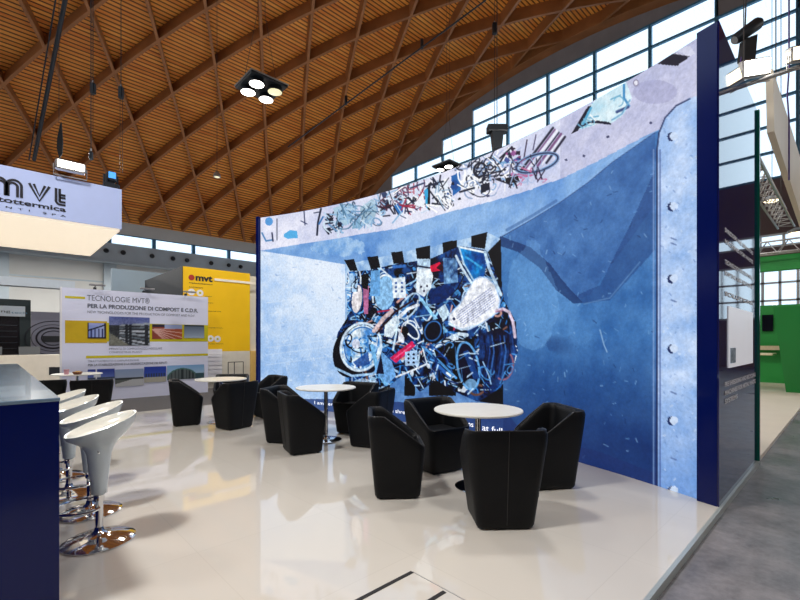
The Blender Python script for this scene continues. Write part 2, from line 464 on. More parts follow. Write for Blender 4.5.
def stroke(pts, w, col, a=1, clip=None):
    xs_ = [p[0] for p in pts]; ys_ = [p[1] for p in pts]
    bb = (PX > min(xs_)-w-1) & (PX < max(xs_)+w+1) & (PY > min(ys_)-w-1) & (PY < max(ys_)+w+1)
    if clip is not None: bb &= clip
    idx = np.nonzero(bb)
    if len(idx[0]) == 0: return
    X = PX[idx]; Y = PY[idx]; dm = np.full(X.shape, 1e9)
    for (x0,y0),(x1,y1) in zip(pts[:-1], pts[1:]):
        dx, dy = x1-x0, y1-y0; L = dx*dx+dy*dy+1e-9
        t = np.clip(((X-x0)*dx+(Y-y0)*dy)/L, 0, 1); dm = np.minimum(dm, np.hypot(X-x0-t*dx, Y-y0-t*dy))
    al = np.clip(w/2+.35-dm, 0, .7)/.7*a
    IMG[idx] = IMG[idx]*(1-al[:,None])+np.array(col)*al[:,None]
def ell(cx, cy, rx, ry, ang, n=28, t0=0, t1=360):
    out = []
    for i in range(n+1):
        t = math.radians(t0+(t1-t0)*i/n); x = rx*math.cos(t); y = ry*math.sin(t); a = math.radians(ang)
        out.append((cx+x*math.cos(a)-y*math.sin(a), cy+x*math.sin(a)+y*math.cos(a)))
    return out
def clutter(clip, box, n, cols, L, w, curved=.3, seed=0):
    r = np.random.default_rng(seed)
    for _ in range(n):
        x = r.uniform(box[0], box[2]); y = r.uniform(box[1], box[3]); c = cols[r.integers(len(cols))]; l = r.uniform(*L); wd = r.uniform(*w)
        if r.random() < curved:
            t = r.uniform(0,360); stroke(ell(x, y, l*.5, l*r.uniform(.15,.45), r.uniform(0,180), 12, t, t+r.uniform(120,360)), wd, c, 1, clip)
        else:
            a = r.uniform(0, PI); stroke([(x-l/2*math.cos(a), y-l/2*math.sin(a)), (x+l/2*math.cos(a), y+l/2*math.sin(a))], wd, c, 1, clip)
def blobs(clip, box, n, cols, L, seed=0, a=.9):
    r = np.random.default_rng(seed)
    for _ in range(n):
        x = r.uniform(box[0], box[2]); y = r.uniform(box[1], box[3]); c = cols[r.integers(len(cols))]
        k = r.integers(3,7); ph = r.uniform(0,360); l = r.uniform(*L)
        p = [(x+l*r.uniform(.4,1)*math.cos(math.radians(ph+360*i/k)), y+l*r.uniform(.3,1)*math.sin(math.radians(ph+360*i/k))) for i in range(k)]
        put(inpoly(p) & clip, c, a)
full = np.ones_like(PX, bool)
bigbox = (PX > 0)
# curved chute edge
edge = [(255,251),(265,250),(301,244),(327,240),(362,234),(395,229),(449,212),(493,201),(530,190),(565,177),(600,160),(630,144),(655,131),(720,104)]
upper = inpoly(edge+[(720,-60),(250,-60)])
lowb = [(255,250),(300,257),(345,264.5),(372,259),(403,252),(430,247),(457,241),(488,233),(500,238.5),(530,221),(560,203),(588,183),(612,163),(655,133),(720,100),(720,640),(255,640)]
lower = inpoly(lowb)
band = ~upper & ~lower
put(band, ramp(NB*.7+NF*.3+(PX-262)/3500, (88,138,205), (150,188,232)))
# pale splash at the left of the band
put(band & (np.hypot((PX-338)/26, (PY-247)/9) < .6+NF*.8), ramp(NF, (120,170,225), (205,230,250)), .55)
stroke([(500,238),(530,221),(560,203),(588,183),(612,163),(655,133)], 1.4, (40,62,110), .8)
stroke([(507,230),(532,216),(556,201)], 3, (62,96,150), .5)
put(upper, ramp(NB*.6+NF*.4, (200,206,234), (240,240,252)))
put(upper & (PX > 560), ramp(NB*.6+NF*.4, (176,180,214), (214,214,236)), .8)
put(upper & (np.hypot((PX-655)/22, (PY-92)/12) < 1), (150,150,190), .35)
# left wall of the chute
leftw = lower & (PX < 345)
g = np.clip((PY-250)/160, 0, 1)
base = ramp(NB*.6+NF*.4, (186,212,245), (230,240,253), .3, .6); dk_ = ramp(NB*.6+NF*.4, (146,184,232), (196,220,248), .3, .65)
gg = np.clip(g*1.3-(PX-262)/300*.2-.15, 0, 1)[...,None]
put(leftw, base*(1-gg)+dk_*gg)
for y in (300,345,352,362): stroke([(266,y+3),(335,y-6)], 1.0, (225,238,252), .35)
# right wall of the chute
rightw = lower & (PX >= 500)
rw = ramp(NB*.7+NF*.3, (48,98,160), (108,160,214), .25, .75)
put(rightw, rw)
put(rightw & inpoly([(500,240),(530,219),(655,133),(655,205),(590,295),(575,300),(545,262),(500,240)]), ramp(NB*.5+NF*.5, (52,92,152), (84,126,184)), .75)
put(rightw & inpoly([(655,170),(655,250),(610,300),(584,304),(575,296),(600,285),(630,225)]), (40,72,128), .55)
poly([(500,236),(530,247),(550,264),(563,281),(583,303),(574,304),(556,290),(540,268),(518,252),(500,246)], (34,60,108), .75)
stroke([(584,304),(610,298),(640,262)], 1.2, (150,190,230), .4)
put(rightw, (22,44,96), np.clip((PY-335)/150, 0, .74)[rightw][:,None])
for _k in range(5): put(rightw & (np.hypot((PX-553-2*_k)/(8+2*_k), (PY-345)/(5+1.6*_k)) < .4+NF*1.1), (24,50,100), .09)
put(rightw & (np.hypot((PX-530)/26, (PY-300)/60) < .4+NB), (130,180,230), .28)
stroke([(600,330),(604,345),(607,352)], 1.2, (190,215,240), .6)
r_ = np.random.default_rng(3)
for _ in range(130):
    x, y = r_.uniform(500,655), r_.uniform(170,480); l = r_.uniform(1,5); a = r_.uniform(0,PI)
    stroke([(x,y),(x+l*math.cos(a),y+l*math.sin(a))], r_.uniform(.5,1.2), [(170,205,240),(24,48,92),(140,185,230)][r_.integers(3)], .5, rightw)
for _ in range(160):
    x, y = r_.uniform(262,345), r_.uniform(255,405); l = r_.uniform(1,4); a = r_.uniform(0,PI)
    stroke([(x,y),(x+l*math.cos(a),y+l*math.sin(a))], r_.uniform(.5,1.4), [(235,244,255),(140,170,215),(205,225,248)][r_.integers(3)], .5, leftw)
# shredder teeth field
teeth = lower & (PX >= 345) & (PX < 500)
put(teeth, ramp(NF, (130,170,218), (196,222,246)))
tb = teeth & (PY > 370); put(tb, ramp(NF, (84,130,190), (130,176,226)))
put(lower & (PX >= 345) & (PX < 503) & (PY > 392), ramp(NF, (70,108,166), (104,144,200)), .7)
K = (14,12,20)
for q in ([(344,260),(354,259),(358,271),(350,271)], [(367,257),(378,256),(381,270),(371,270)], [(391,252.5),(402.5,251),(405,266),(394,266)],
          [(415.6,248.5),(430,245.6),(430,260),(417,260)], [(442.5,242.5),(457,240),(456.5,257),(443,256)], [(471,236),(487.5,232),(485,249),(471,247)],
          [(487.5,252),(501,238.5),(502,292),(495,272)], [(378,388),(390,376),(390,415),(377,415)], [(405,372),(416,366),(415,396),(404,396)],
          [(429,370),(456,370),(456,396),(429,396)], [(480,372),(503,368),(503,405),(479,402)], [(349,376),(361,376),(361,400),(349,400)]):
    poly(q, K)
# the scrap pile
pile = inpoly([(347,272),(370,270),(395,264),(430,259),(460,246),(486,250),(502,288),(504,300),(516,322),(518,352),(512,372),(500,388),(478,402),(455,392),(436,380),(420,392),(404,374),(392,384),(372,392),(352,382),(336,368),(333,350),(338,332),(347,318)])
put(pile, ramp(NF, (10,18,44), (46,90,150), .35, .62))
bl = [(18,22,46),(30,70,130),(90,160,220),(190,220,245),(14,14,24),(60,110,180),(235,245,255),(24,40,86)]
blobs(pile, (335,262,515,392), 420, bl, (1.5,7), 1)
ln = [(190,216,240),(110,170,222),(226,236,248),(20,24,44),(12,14,28),(60,130,200),(160,205,240)]
clutter(pile, (335,262,515,392), 460, ln, (4,17), (.5,1.5), .22, 2)
clutter(pile, (335,262,515,392), 40, ln, (20,40), (.8,2.0), .3, 22)
clutter(pile, (335,262,515,392), 26, [(190,60,90),(205,160,150),(120,90,80)], (4,14), (1,2.4), .2, 4)
# dark wheel at the left and the big tilted rim
poly(ell(352,352,19,26,12), (12,16,34))
poly(ell(361,348,19,23,14), ramp(NF, (90,150,215), (225,240,252), .35, .6))
stroke(ell(361,347,20,24,14), 2.4, (214,232,250)); stroke(ell(361,347,16,20,14), 1.2, (60,120,190))
clutter(inpoly(ell(361,347,18,22,14)), (342,326,380,370), 34, ln, (4,16), (.7,2), .5, 9)
poly(ell(356,344,4,5,0), (214,222,240)); poly([(353,362),(368,352),(370,364),(357,367)], (40,84,160), .8)
stroke([(335,368),(352,376),(372,374),(386,366),(398,372)], 2.4, (170,205,240)); stroke([(372,346),(378,372),(386,384)], 4, (130,190,235))
poly([(374,372),(382,352),(392,362),(396,376),(388,384)], (120,170,222)); poly([(376,374),(381,354),(384,374)], (24,34,64))
# oval board, rim, crates
poly(ell(357,299,5,14,6), (232,228,232)); stroke(ell(357,299,6,15,6), 1.2, (40,90,150)); poly([(363,286),(369,286),(368,314),(364,314)], (188,120,160))
poly(ell(385,293,10,17,8), (150,196,235)); stroke(ell(384,294,11,19,8,20,150,330), 2, (225,240,252))
poly([(349,274),(357,273),(358,292),(346,292)], (176,208,240)); clutter(inpoly([(347,273),(358,272),(358,292),(345,292)]), (346,272,358,292), 16, ln, (3,10), (.6,1.2), .2, 13)
poly([(371,271),(380,270),(380,296),(370,296)], (120,176,228)); poly([(361,275),(369,273),(368,290),(362,288)], (16,16,30))
poly([(392,278.5),(405,277),(406,298),(393,298)], (226,238,250))
for i in range(3):
    for j in range(2): poly(ell(396+6*j, 283+4.2*i, 1.3, 1.3, 0, 8), (80,110,170))
poly([(417,268),(430,266),(433,276),(431,288),(424,297),(416,292)], (228,240,252))
for q in ((421,287),(427,286),(424,291)): poly(ell(q[0], q[1], 1.2, 1.4, 0, 8), (70,60,90))
poly([(417,259),(430,259),(430,268),(418,269)], (190,216,240)); stroke([(417,266),(430,268)], 1.6, (20,30,60))
stroke([(394,267),(405,266)], 3, (70,120,190)); poly([(430,266),(440,262),(442,270),(431,272)], (210,40,80)); poly([(436,268),(443,261),(443,272)], (70,20,40))
poly([(443,258),(457,258),(458,282),(444,284)], ramp(NF,(40,70,120),(150,195,235)))
poly([(430,290),(446,284),(456,290),(444,302),(430,305)], (28,58,112))
# blue sheet in a pale frame
poly([(460,247),(484,252.5),(486,268),(483,281),(472,280),(464,264)], ramp(NF, (10,80,150), (40,150,215)))
stroke([(466,257),(482,268)], 2, (100,190,235), .7)
stroke([(459,247),(485,252.5)], 2, (236,246,255)); stroke([(456,256),(462,268),(478,293)], 2.4, (215,234,250)); stroke([(485,252),(489,268),(501,295)], 3, (196,222,246)); stroke([(459,247),(464,264),(474,281)], 1.6, (190,220,245))
# perforated white basket
bk = [(474,280),(480,277),(487,278),(495,285),(500,300),(498,312),(484,322),(468,330),(456,328),(449,322),(449,315),(460,304),(468,290)]
poly(bk, (238,242,252)); bm = inpoly(bk)
for i in range(26):
    for j in range(9):
        x = 452+i*2.0+j*.6; y = 323-i*1.5+j*2.3-6
        stroke([(x-.5,y+.3),(x+.5,y-.3)], .9, (130,140,185), .85, bm & inpoly([(472,283),(488,281),(496,300),(492,309),(464,326),(456,318)]))
stroke(bk+[bk[0]], 1.3, (180,205,238)); poly(ell(454,319,1.6,1.6,0,8), (40,50,90)); stroke([(449,324),(462,330),(474,326)], 2, (205,225,246))
# pipes and long bars
stroke([(421,299),(432,314),(446,331)], 3.2, (150,205,240)); stroke([(440,309),(428,329)], 2, (150,200,238)); stroke([(444,331),(441,341),(435,347)], 2.4, (96,160,215))
poly([(437,310),(445,304),(450,314),(443,322)], (206,230,248))
stroke([(435,347),(452,337),(459,334),(467,335)], 3.4, (214,232,250)); stroke([(374,331),(384,318),(392,311)], 4, (216,196,198)); stroke([(377,333),(395,312),(412,301)], 2, (60,36,44)); stroke([(396,320),(408,309),(418,305)], 3.2, (232,240,252))
poly([(385,325),(396,315),(400,322),(392,338),(384,336)], (222,236,248)); stroke([(398,318),(396,334),(393,350)], 2, (205,228,246))
poly(ell(412,331,4,9,-38), (30,54,90)); stroke(ell(412,331,4.5,9.5,-38), 1.5, (236,244,252)); poly(ell(405,331,3.5,5,0), (16,18,34))
poly([(399,330),(404,337),(404,343),(398,342)], (225,230,245))
poly([(422,322),(442,318),(444,338),(436,344),(424,342)], (14,20,44)); stroke(ell(433,331,8,10,20), 1.4, (70,120,180))
poly([(390,358),(412,341),(416,345),(396,363)], (216,50,104)); stroke([(394,359),(411,346)], 1.2, (240,130,170), .8)
poly([(405,352),(417,350),(418,365),(405,366)], (176,206,240))
for i in range(2):
    for j in range(3): poly(ell(408.5+5.2*i, 354.5+4*j, 1.3, 1.3, 0, 8), (24,30,60))
stroke([(396,377),(411,371),(427,364)], 1.8, (232,240,252)); stroke([(422,346),(427,364)], 1.2, (220,234,250))
# lower right: dark bags, tyre loop, steel rod
poly([(480,334),(500,328),(512,336),(517,350),(512,370),(498,388),(486,390),(478,366)], ramp(NF, (14,26,56), (44,76,130), .35, .65))
for x in range(484,514,4): stroke([(x,336),(x+2,352),(x-2,378)], 1.4, [(80,130,200),(12,22,52),(50,92,160)][x//4 % 3], .8)
poly([(434,350),(456,340),(474,338),(476,372),(462,388),(444,380)], (16,18,30))
poly(ell(468,366,10,24,-10), (14,26,58)); stroke(ell(468,366,10.5,24,-10), 2.2, (110,170,225)); poly([(463,352),(468,350),(480,378),(474,380)], (40,80,140)); poly(ell(471,384,6,5,0), (150,200,240), .8)
stroke([(483,362),(489,376),(491,384)], 1.4, (160,195,230)); stroke([(422,346),(440,362),(456,378)], 2.4, (100,165,225)); stroke([(430,344),(446,358),(452,372)], 1.6, (50,100,170)); stroke([(438,366),(450,377)], 4, (60,110,180)); stroke([(447,373),(452,377)], 2.4, (220,236,250))
stroke(ell(504,366,9,14,10,20,-60,110), 1.8, (150,110,130))
stroke([(496,311),(503,309),(509,312),(513,322),(515,337)], 3.0, (222,206,226)); stroke([(496,312),(503,310.5)], 1, (180,120,150))
clutter(pile, (420,340,515,392), 60, [(10,12,26),(30,60,120),(90,150,210),(190,215,240)], (4,16), (.6,1.6), .2, 21)
poly([(352,382),(362,378),(378,382),(372,392),(352,390)], (205,225,246), .7)
NH = fbm(SL, Z, 22, 71, 3)
IMG[pile] = np.clip((IMG[pile]-70)*1.04+60, 0, 255)*(.72+.56*NH[pile])[:,None]
# caption band
cap = lower & inpoly([(255,401),(335,402.5),(400,409),(470,420),(560,443),(600,455),(720,490),(720,700),(255,700)])
cap2 = lower & inpoly([(255,399),(335,399),(400,402),(470,411),(510,416),(520,430),(600,452),(660,475),(720,500),(720,700),(255,700)]) & (PX < 657)
put(cap2, (38,58,112), .72)
# clutter along the upper strip
up2 = upper
def cl(box, n, cols, L, w, c, sd): clutter(upper, box, n, cols, L, w, c, sd)
poly(ell(269,221.5,4,4.2,0), (96,160,220)); stroke([(262,233),(266,241),(272,240)], 1.6, (90,140,190)); stroke([(277,219),(277,240)], .8, (30,40,70)); stroke([(272,233),(273,241)], 1.4, (40,46,80))
poly([(284,234),(290,230),(297,231),(298,238),(288,239),(284,237)], (96,180,232)); stroke([(304,211),(305,225)], 1, (40,50,90)); stroke([(301,221),(307,224)], 1, (60,70,110))
stroke([(321,209),(318,222),(317,235)], 1.8, (22,30,54)); stroke([(314,213),(320,212)], 1, (40,50,80)); stroke([(323,217),(319,224)], 1.6, (60,120,180))
dk2 = [(20,24,44),(40,56,96),(30,34,58)]; pale = [(188,214,236),(150,190,224),(215,232,246),(120,160,200)]
blobs(upper, (327,216,345,230), 9, dk2, (2,6), 31); cl((325,212,350,232), 26, dk2+pale, (4,12), (.8,1.8), .18, 32)
poly([(333,208),(350,203),(358,206),(352,222),(345,226),(335,216)], (176,206,226)); poly([(353,222),(359,216),(362,228),(352,229)], (140,180,208)); poly([(360,208),(372,199),(378,204),(374,222),(362,226)], (168,196,214))
cl((333,204,380,228), 60, pale+[(60,84,110),(90,130,160)], (5,18), (.6,1.5), .18, 33)
blobs(upper, (381,194,402,210), 10, dk2, (2,6), 34); poly([(394,206),(402,200),(403,212),(399,216)], (50,120,190)); cl((378,190,404,218), 40, dk2+pale+[(80,30,50)], (4,14), (.7,1.6), .18, 35)
cl((400,184,425,212), 55, dk2+[(255,255,255),(120,90,120),(170,50,80),(200,220,240)], (5,16), (.7,1.6), .3, 36)
stroke([(400,205),(414,208),(423,190)], 1.4, (160,40,70)); poly([(424,191),(429,186),(429,211),(426,207)], (60,170,220)); poly([(428,184),(430.5,183),(430,211),(427.5,209)], (18,18,30)); poly([(414,205),(423,192),(425,208)], (240,244,252))
poly([(433,186),(446,178),(452,196),(446,206),(434,208)], (234,240,250)); cl((432,180,452,210), 34, [(20,24,44),(255,255,255),(150,180,210),(30,40,70)], (6,20), (.8,1.8), .18, 37)
poly([(451,176),(460,172),(461,190),(453,196)], (40,110,180)); blobs(upper, (448,178,462,200), 7, [(20,40,80),(30,80,150),(14,18,36)], (2,6), 38)
poly([(462,176),(478,160),(490,164),(488,184),(476,190),(464,190)], (236,240,250)); cl((460,158,492,192), 50, [(20,24,44),(30,36,60),(255,255,255),(150,170,205)], (6,20), (.8,1.8), .5, 39)
stroke(ell(480,170,6,7,20), 2.2, (24,30,52)); poly([(481,185),(490,182),(489,190),(481,194)], (22,28,50)); stroke([(460,192),(474,188)], 2, (30,36,60))
cl((488,150,516,188), 60, [(24,26,48),(255,255,255),(180,190,225),(120,170,215)], (5,18), (.8,1.8), .18, 40)
blobs(upper, (502,148,520,162), 9, [(40,20,50),(150,70,130),(24,30,60),(60,80,150)], (2,6), 41); blobs(upper, (512,150,524,180), 8, [(200,120,170),(150,90,150),(215,170,205)], (2,5), 42)
poly([(505,178),(518,176),(520,182),(506,184)], (20,18,34)); poly([(516,174),(530,170),(536,175),(520,179)], (190,80,130), .7)
for k in range(7): stroke([(520+k*4.4,172-k*1.5),(553+k*2,128-k*.5+k*2)], 1.5 if k % 2 else 2.4, [(24,22,44),(120,70,120),(240,240,250)][k % 3], .85, upper)
stroke([(527,140),(524,158)], 1.2, (50,30,60)); stroke([(536,135),(533,150)], 1, (60,50,90))
stroke(ell(537,163,22,8.5,-16), 2.6, (40,48,84), .95, upper); stroke(ell(537,163,20,7,-16), 1.1, (130,170,215), .95, upper); stroke(ell(537,163,23,9.6,-16), 1, (150,180,220), .9, upper)
cl((512,158,545,182), 30, [(200,120,160),(40,30,60),(170,190,225)], (4,14), (.6,1.4), .3, 43)
# plastic sheet and dark diamond
poly([(573,131),(588,107),(604,92),(626,82),(632,98),(628,108),(622,116),(612,123),(598,124),(586,128)], ramp(NF, (186,222,238), (228,244,250)))
poly([(571,134),(588,106),(591,106),(578,131)], (24,26,50)); poly([(577,130),(591,123),(612,125),(609,122),(592,120),(580,126)], (30,28,56)); stroke([(583,124),(591,108)], 2.4, (96,176,214)); stroke([(624,85),(624,98),(629,106)], 2.4, (80,150,200)); stroke([(617,112),(628,107)], 3, (70,90,140)); stroke([(612,120),(622,114),(630,100)], 1.6, (130,180,215))
clutter(inpoly([(573,131),(588,107),(604,92),(626,82),(632,98),(622,116),(598,124)]), (574,90,632,130), 14, [(120,180,210),(245,252,255)], (5,12), (.8,1.6), .3, 44)
poly([(655.5,64),(672,52.5),(691,56),(677,66)], (32,30,52)); stroke([(656,64),(672,53),(691,56)], 1, (220,220,240)); poly([(672,49),(690,46),(696,54),(688,56)], (222,224,240), .7)
poly(ell(636,83,2.4,3,0), (236,236,248)); stroke(ell(636,83,2.4,3,0), .8, (120,110,140))
for q in ((533,172),(566,160),(584,156),(651,123),(608,137),(488,196)): poly(ell(q[0], q[1], 1.6, 1.4, 0, 8), (80,84,120))
# bolted plate at the right end
plate = inpoly([(657,640),(657,150),(659,133),(665,118),(676,106),(690,98),(720,90),(720,640)])
put(plate, ramp(NB*.4+NF*.6, (150,184,232), (204,222,250), .3, .7))
put(plate, (74,124,200), np.clip((PY-380)/220, 0, .5)[plate][:,None])
stroke([(657,640),(657,150),(659,133),(665,118),(676,106),(690,99)], 1.6, (40,52,96), .9); stroke([(653.6,640),(653.6,150)], 1.6, (150,175,220), .7, lower); stroke([(660,640),(660,150)], 1.2, (70,90,150), .8)
for yb in (137,207,279,349,421,491):
    poly(ell(671.4,yb,4.2,4.6,0), (40,56,104)); poly(ell(674,yb-.6,4.0,4.2,0), (206,222,246))
for _ in range(120):
    x, y = r_.uniform(662,697), r_.uniform(110,500)
    stroke([(x,y),(x+r_.uniform(-2,2),y+r_.uniform(-2,2))], r_.uniform(.6,1.4), [(235,244,255),(110,140,195),(90,120,180)][r_.integers(3)], .5, plate)
for yb in (238,243,300,392,458): stroke([(671,yb),(676,yb+2)], 1.4, (80,100,150), .7, plate)
# colours
IMG = np.clip((IMG-18)*1.075, 0, 255)
lincol = np.where(IMG/255 <= .04045, IMG/255/12.92, ((IMG/255+.055)/1.055)**2.4)
def grid_mesh(name, vx, vy, vz_, col, m, parent):
    nv, nu = vx.shape; me = bpy.data.meshes.new(name)
    me.vertices.add(nv*nu); me.vertices.foreach_set('co', np.stack([vx,vy,vz_], -1).astype(np.float32).ravel())
    i = np.arange(nu-1); j = np.arange(nv-1); I, J = np.meshgrid(i, j); b = (J*nu+I).ravel()
    q = np.stack([b, b+1, b+nu+1, b+nu], -1).astype(np.int32).ravel()
    me.loops.add(len(q)); me.loops.foreach_set('vertex_index', q); nf = len(q)//4
    me.polygons.add(nf); me.polygons.foreach_set('loop_start', np.arange(0, len(q), 4, dtype=np.int32))
    try: me.polygons.foreach_set('loop_total', np.full(nf, 4, np.int32))
    except Exception: pass
    me.update(calc_edges=True)
    ca = me.color_attributes.new('print', 'FLOAT_COLOR', 'POINT')
    c4 = np.concatenate([col, np.ones(col.shape[:2]+(1,))], -1).astype(np.float32).ravel(); ca.data.foreach_set('color', c4)
    me.materials.append(m); o = bpy.data.objects.new(name, me); C.objects.link(o); o.parent = parent; return o
attrmat('screen_image', 1.0, .45); attrmat('photo_print', 0, .5)
grid_mesh('screen', WX-LO[0], WY-LO[1], Z+.001, lincol, M['screen_image'], led)

# text helper: letters become a flat mesh fitted into w x h at origin o along u, up v
def text(s, parent, o, u, v, w, h, m, name='lettering', off=(0,0,0), label=None, bold=0, lift=.004):
    cu = bpy.data.curves.new('t', 'FONT'); cu.body = s; cu.size = 1; cu.offset = bold
    to = bpy.data.objects.new('t', cu); C.objects.link(to); bpy.context.view_layer.update()
    dg = bpy.context.evaluated_depsgraph_get(); me = bpy.data.meshes.new_from_object(to.evaluated_get(dg))
    bpy.data.objects.remove(to); bpy.data.curves.remove(cu)
    u = Vector(u).normalized(); v = Vector(v); nrm = u.cross(v).normalized(); o = Vector(o)
    xs_ = [p.co.x for p in me.vertices]; ys_ = [p.co.y for p in me.vertices]
    x0, x1, y0, y1 = min(xs_), max(xs_), min(ys_), max(ys_)
    for p in me.vertices:
        a = (p.co.x-x0)/(x1-x0)*w; c = (p.co.y-y0)/(y1-y0)*h
        p.co = o+u*a+v*c+nrm*lift-Vector(off)
    me.materials.clear(); me.materials.append(m); me.name = name
    ob = bpy.data.objects.new(name, me); C.objects.link(ob); ob.parent = parent
    if label: ob['label'] = label
    return ob
mat('caption_white', lin(240,244,252), .5, emit=(.9,.93,1,1), es=.9)
def on_screen(px, py):
    # ray to the screen cylinder
    t = (px-400)/FX; dx = FW[0]+t*RT[0]; dy = FW[1]+t*RT[1]
    a = dx*dx+dy*dy; b = 2*(dx*-CX+dy*-CY); c = CX*CX+CY*CY-CR*CR
    d = (-b+math.sqrt(b*b-4*a*c))/2/a
    return Vector((dx*d, dy*d, EYE+(HY-py)/FX*d))
for s_, xa, xb, yb, hp in (('I am very', 315, 336, 404.5, 4.4), ('pre shredder', 387, 417, 413, 4.6), ('systems', 453, 474, 424.6, 4.8), ('at full', 483, 503, 430, 5)):
    A = on_screen(xa, yb); B = on_screen(xb, yb); zc = (A.z+B.z)/2
    nrm = Vector((CX-A.x, CY-A.y, 0)).normalized()*.012
    text(s_, led, (A.x+nrm.x, A.y+nrm.y, zc-.03), (B.x-A.x, B.y-A.y, 0), (0,0,1), math.hypot(B.x-A.x, B.y-A.y), .085, M['caption_white'], 'caption', LO)

# side panel of the stand along the aisle
sp = thing('side_panel', 'glossy dark navy side panel along the aisle with white text lines and a lit poster', 'panel', (5.5,.8,0))
SO = (5.5,.8,0)
MB().box(4.46,6.5,.788,.80,0,WH+.02).build('board', M['panel_navy'], sp, None, SO)
MB().box(6.5,6.56,.765,.80,FZ,WH+.02).build('edge_strip', M['green_edge'], sp, None, SO)['label'] = 'green edge strip'
def onp(px, py):   # point on the plane y = .76
    t = (px-400)/FX; d = .788/(FW[1]+t*RT[1]); return (d*(FW[0]+t*RT[0]), EYE+(HY-py)/FX*d)
pxa, pza = onp(728,306); pxb, pzb = onp(752,367); pz0 = onp(728,368)[1]
lb = MB(); lb.box(pxa,pxb,.78,.788,pz0,pza)
po = lb.build('poster', mat('lit_poster', lin(225,228,232), .4, emit=(.92,.92,1,1), es=.3), sp, None, SO); po['label'] = 'white lit poster with a small photo in its corner'
nr = np.random.default_rng(8).random((10,14)); pc = np.stack([.15+.3*nr, .2+.35*nr, .25+.4*nr], -1)
Xg, Zg = np.meshgrid(np.linspace(pxa+.04,pxa+.3,14), np.linspace(pz0+.04,pz0+.18,10)); grid_mesh('photo', Xg-SO[0], Xg*0+.777-SO[1], Zg-SO[2], pc, M['photo_print'], sp)
ta_, tb_ = onp(724.5,380)[0], onp(755,380)[0]; tz = onp(725,387)[1]
for k, s_ in enumerate(('PRE SHREDDING AND RECYCLING','MACHINES FOR METAL WASTE','SYSTEMS')):
    text(s_, sp, (ta_,.788,tz-k*.075), (1,0,0), (0,0,1), (tb_-ta_)*(.35 if k == 2 else 1), .045, M['white_print'], 'lettering', SO, bold=.03)
tz = onp(726,233)[1]
for k, s_ in enumerate(('SHREDDERS AND SEPARATORS','MACHINES FOR WASTE','TECHNOLOGY FOR SCRAP METAL','SORTING AND RECYCLING','SOLUTIONS')):
    text(s_, sp, (ta_,.788,tz-.1*k-(.08 if k > 1 else 0)-(.08 if k > 3 else 0)), (1,0,0), (0,0,1), (tb_-ta_)*.9, .04, M['white_print'], 'lettering', SO, bold=.03)

# ------------------------------------------------------------------ furniture
def rrect(w, d, r, n=4):
    out = []
    for cx, cy, a in ((w/2-r,d/2-r,0),(-w/2+r,d/2-r,90),(-w/2+r,-d/2+r,180),(w/2-r,-d/2+r,270)):
        for i in range(n+1):
            t = math.radians(a+90*i/n); out.append((cx+r*math.cos(t), cy+r*math.sin(t)))
    return out
def make_tub(loc, rz, label):
    # faces local -y ; back at +y
    root = thing('tub_chair', label, 'chair', loc, rz, 'black tub chairs on the white platform')
    H = .745
    def rimz(y): 
        t = (y+.26)/.40; t = min(1, max(0, t)); return .47+(H-.47)*t
    def sub(pts):
        out = []
        for i in range(len(pts)):
            a = pts[i]; b = pts[(i+1) % len(pts)]; L = math.hypot(a[0]-b[0], a[1]-b[1]); k = max(1, int(L/.06))
            for j in range(k): out.append((a[0]+(b[0]-a[0])*j/k, a[1]+(b[1]-a[1])*j/k))
        return out
    top = sub(rrect(.61,.54,.07)); n = len(top)
    def sect(f, inset=0, zf=None):
        # f: 0 base .. 1 full height of the flared shell
        wx = (.43+(.61-.43)*min(1, f*1.12))/.61; wy = (.40+(.54-.40)*f)/.54
        return [(x*wx*(1-inset/.31), y*wy*(1-inset/.275)) for x, y in top]
    m = MB(); rings = []
    rz_ = [rimz(y) for x, y in top]
    for k in (0, .03, .12, .3, .5, .7, .85, .96, 1.0):
        ring = []
        for i in range(n):
            z = .012+(rz_[i]-.012)*k; s = sect(z/H, .012 if k in (0, 1.0) else 0)[i]
            ring.append((s[0], s[1], z if k < 1 else rz_[i]))
        rings.append(ring)
    for ins, dz in ((.035,0),(.048,-.012),(.055,-.05)):
        rings.append([(sect(rz_[i]/H, ins)[i]+(max(.36, rz_[i]+dz),)) for i in range(n)])
    rings.append([(sect(.40/H, .06)[i]+(.37,)) for i in range(n)])
    m.loft(rings, True, True); m.build('shell', M['black_leather'], root, 50)
    # seat cushion
    c = MB(); rr = []
    for ins, z in ((.062,.375),(.062,.42),(.075,.437),(.13,.446)): rr.append([(sect(.42/H, ins)[i][0], sect(.42/H, ins)[i][1], z-.0*1) for i in range(n)])
    c.loft(rr); c.build('seat', M['black_leather'], root, 60)
    # piping round the rim
    pp = [(sect(rz_[i]/H, .012)[i]+(rz_[i]+.001,)) for i in range(n)]
    MB().tube(pp, .005, 6, True).build('piping', M['black_piping'], root, 60)
    # back seam and feet
    y0 = sect(.03)[0]; b = MB()
    b.tube([(0,.5*.40+.0015+(.27-.20)*z/H,z) for z in (.04,.2,.4,.6,.76)], .0025, 5); b.build('seam', M['black_piping'], root, 60)
    for sx in (-1,1):
        for sy in (-1,1): MB().lathe([(.018,0),(.018,.02)], (sx*.17,sy*.15,0), 12).build('foot', M['steel_dark'], root, 40)
    return root
def facing(loc, tgt, dz=0):  # rotation so that local -y looks from loc to tgt
    return math.atan2(tgt[1]-loc[1], tgt[0]-loc[0])+PI/2+dz
TA = gp(478,487); TB = gp(326,440); TC = gp(221,422)
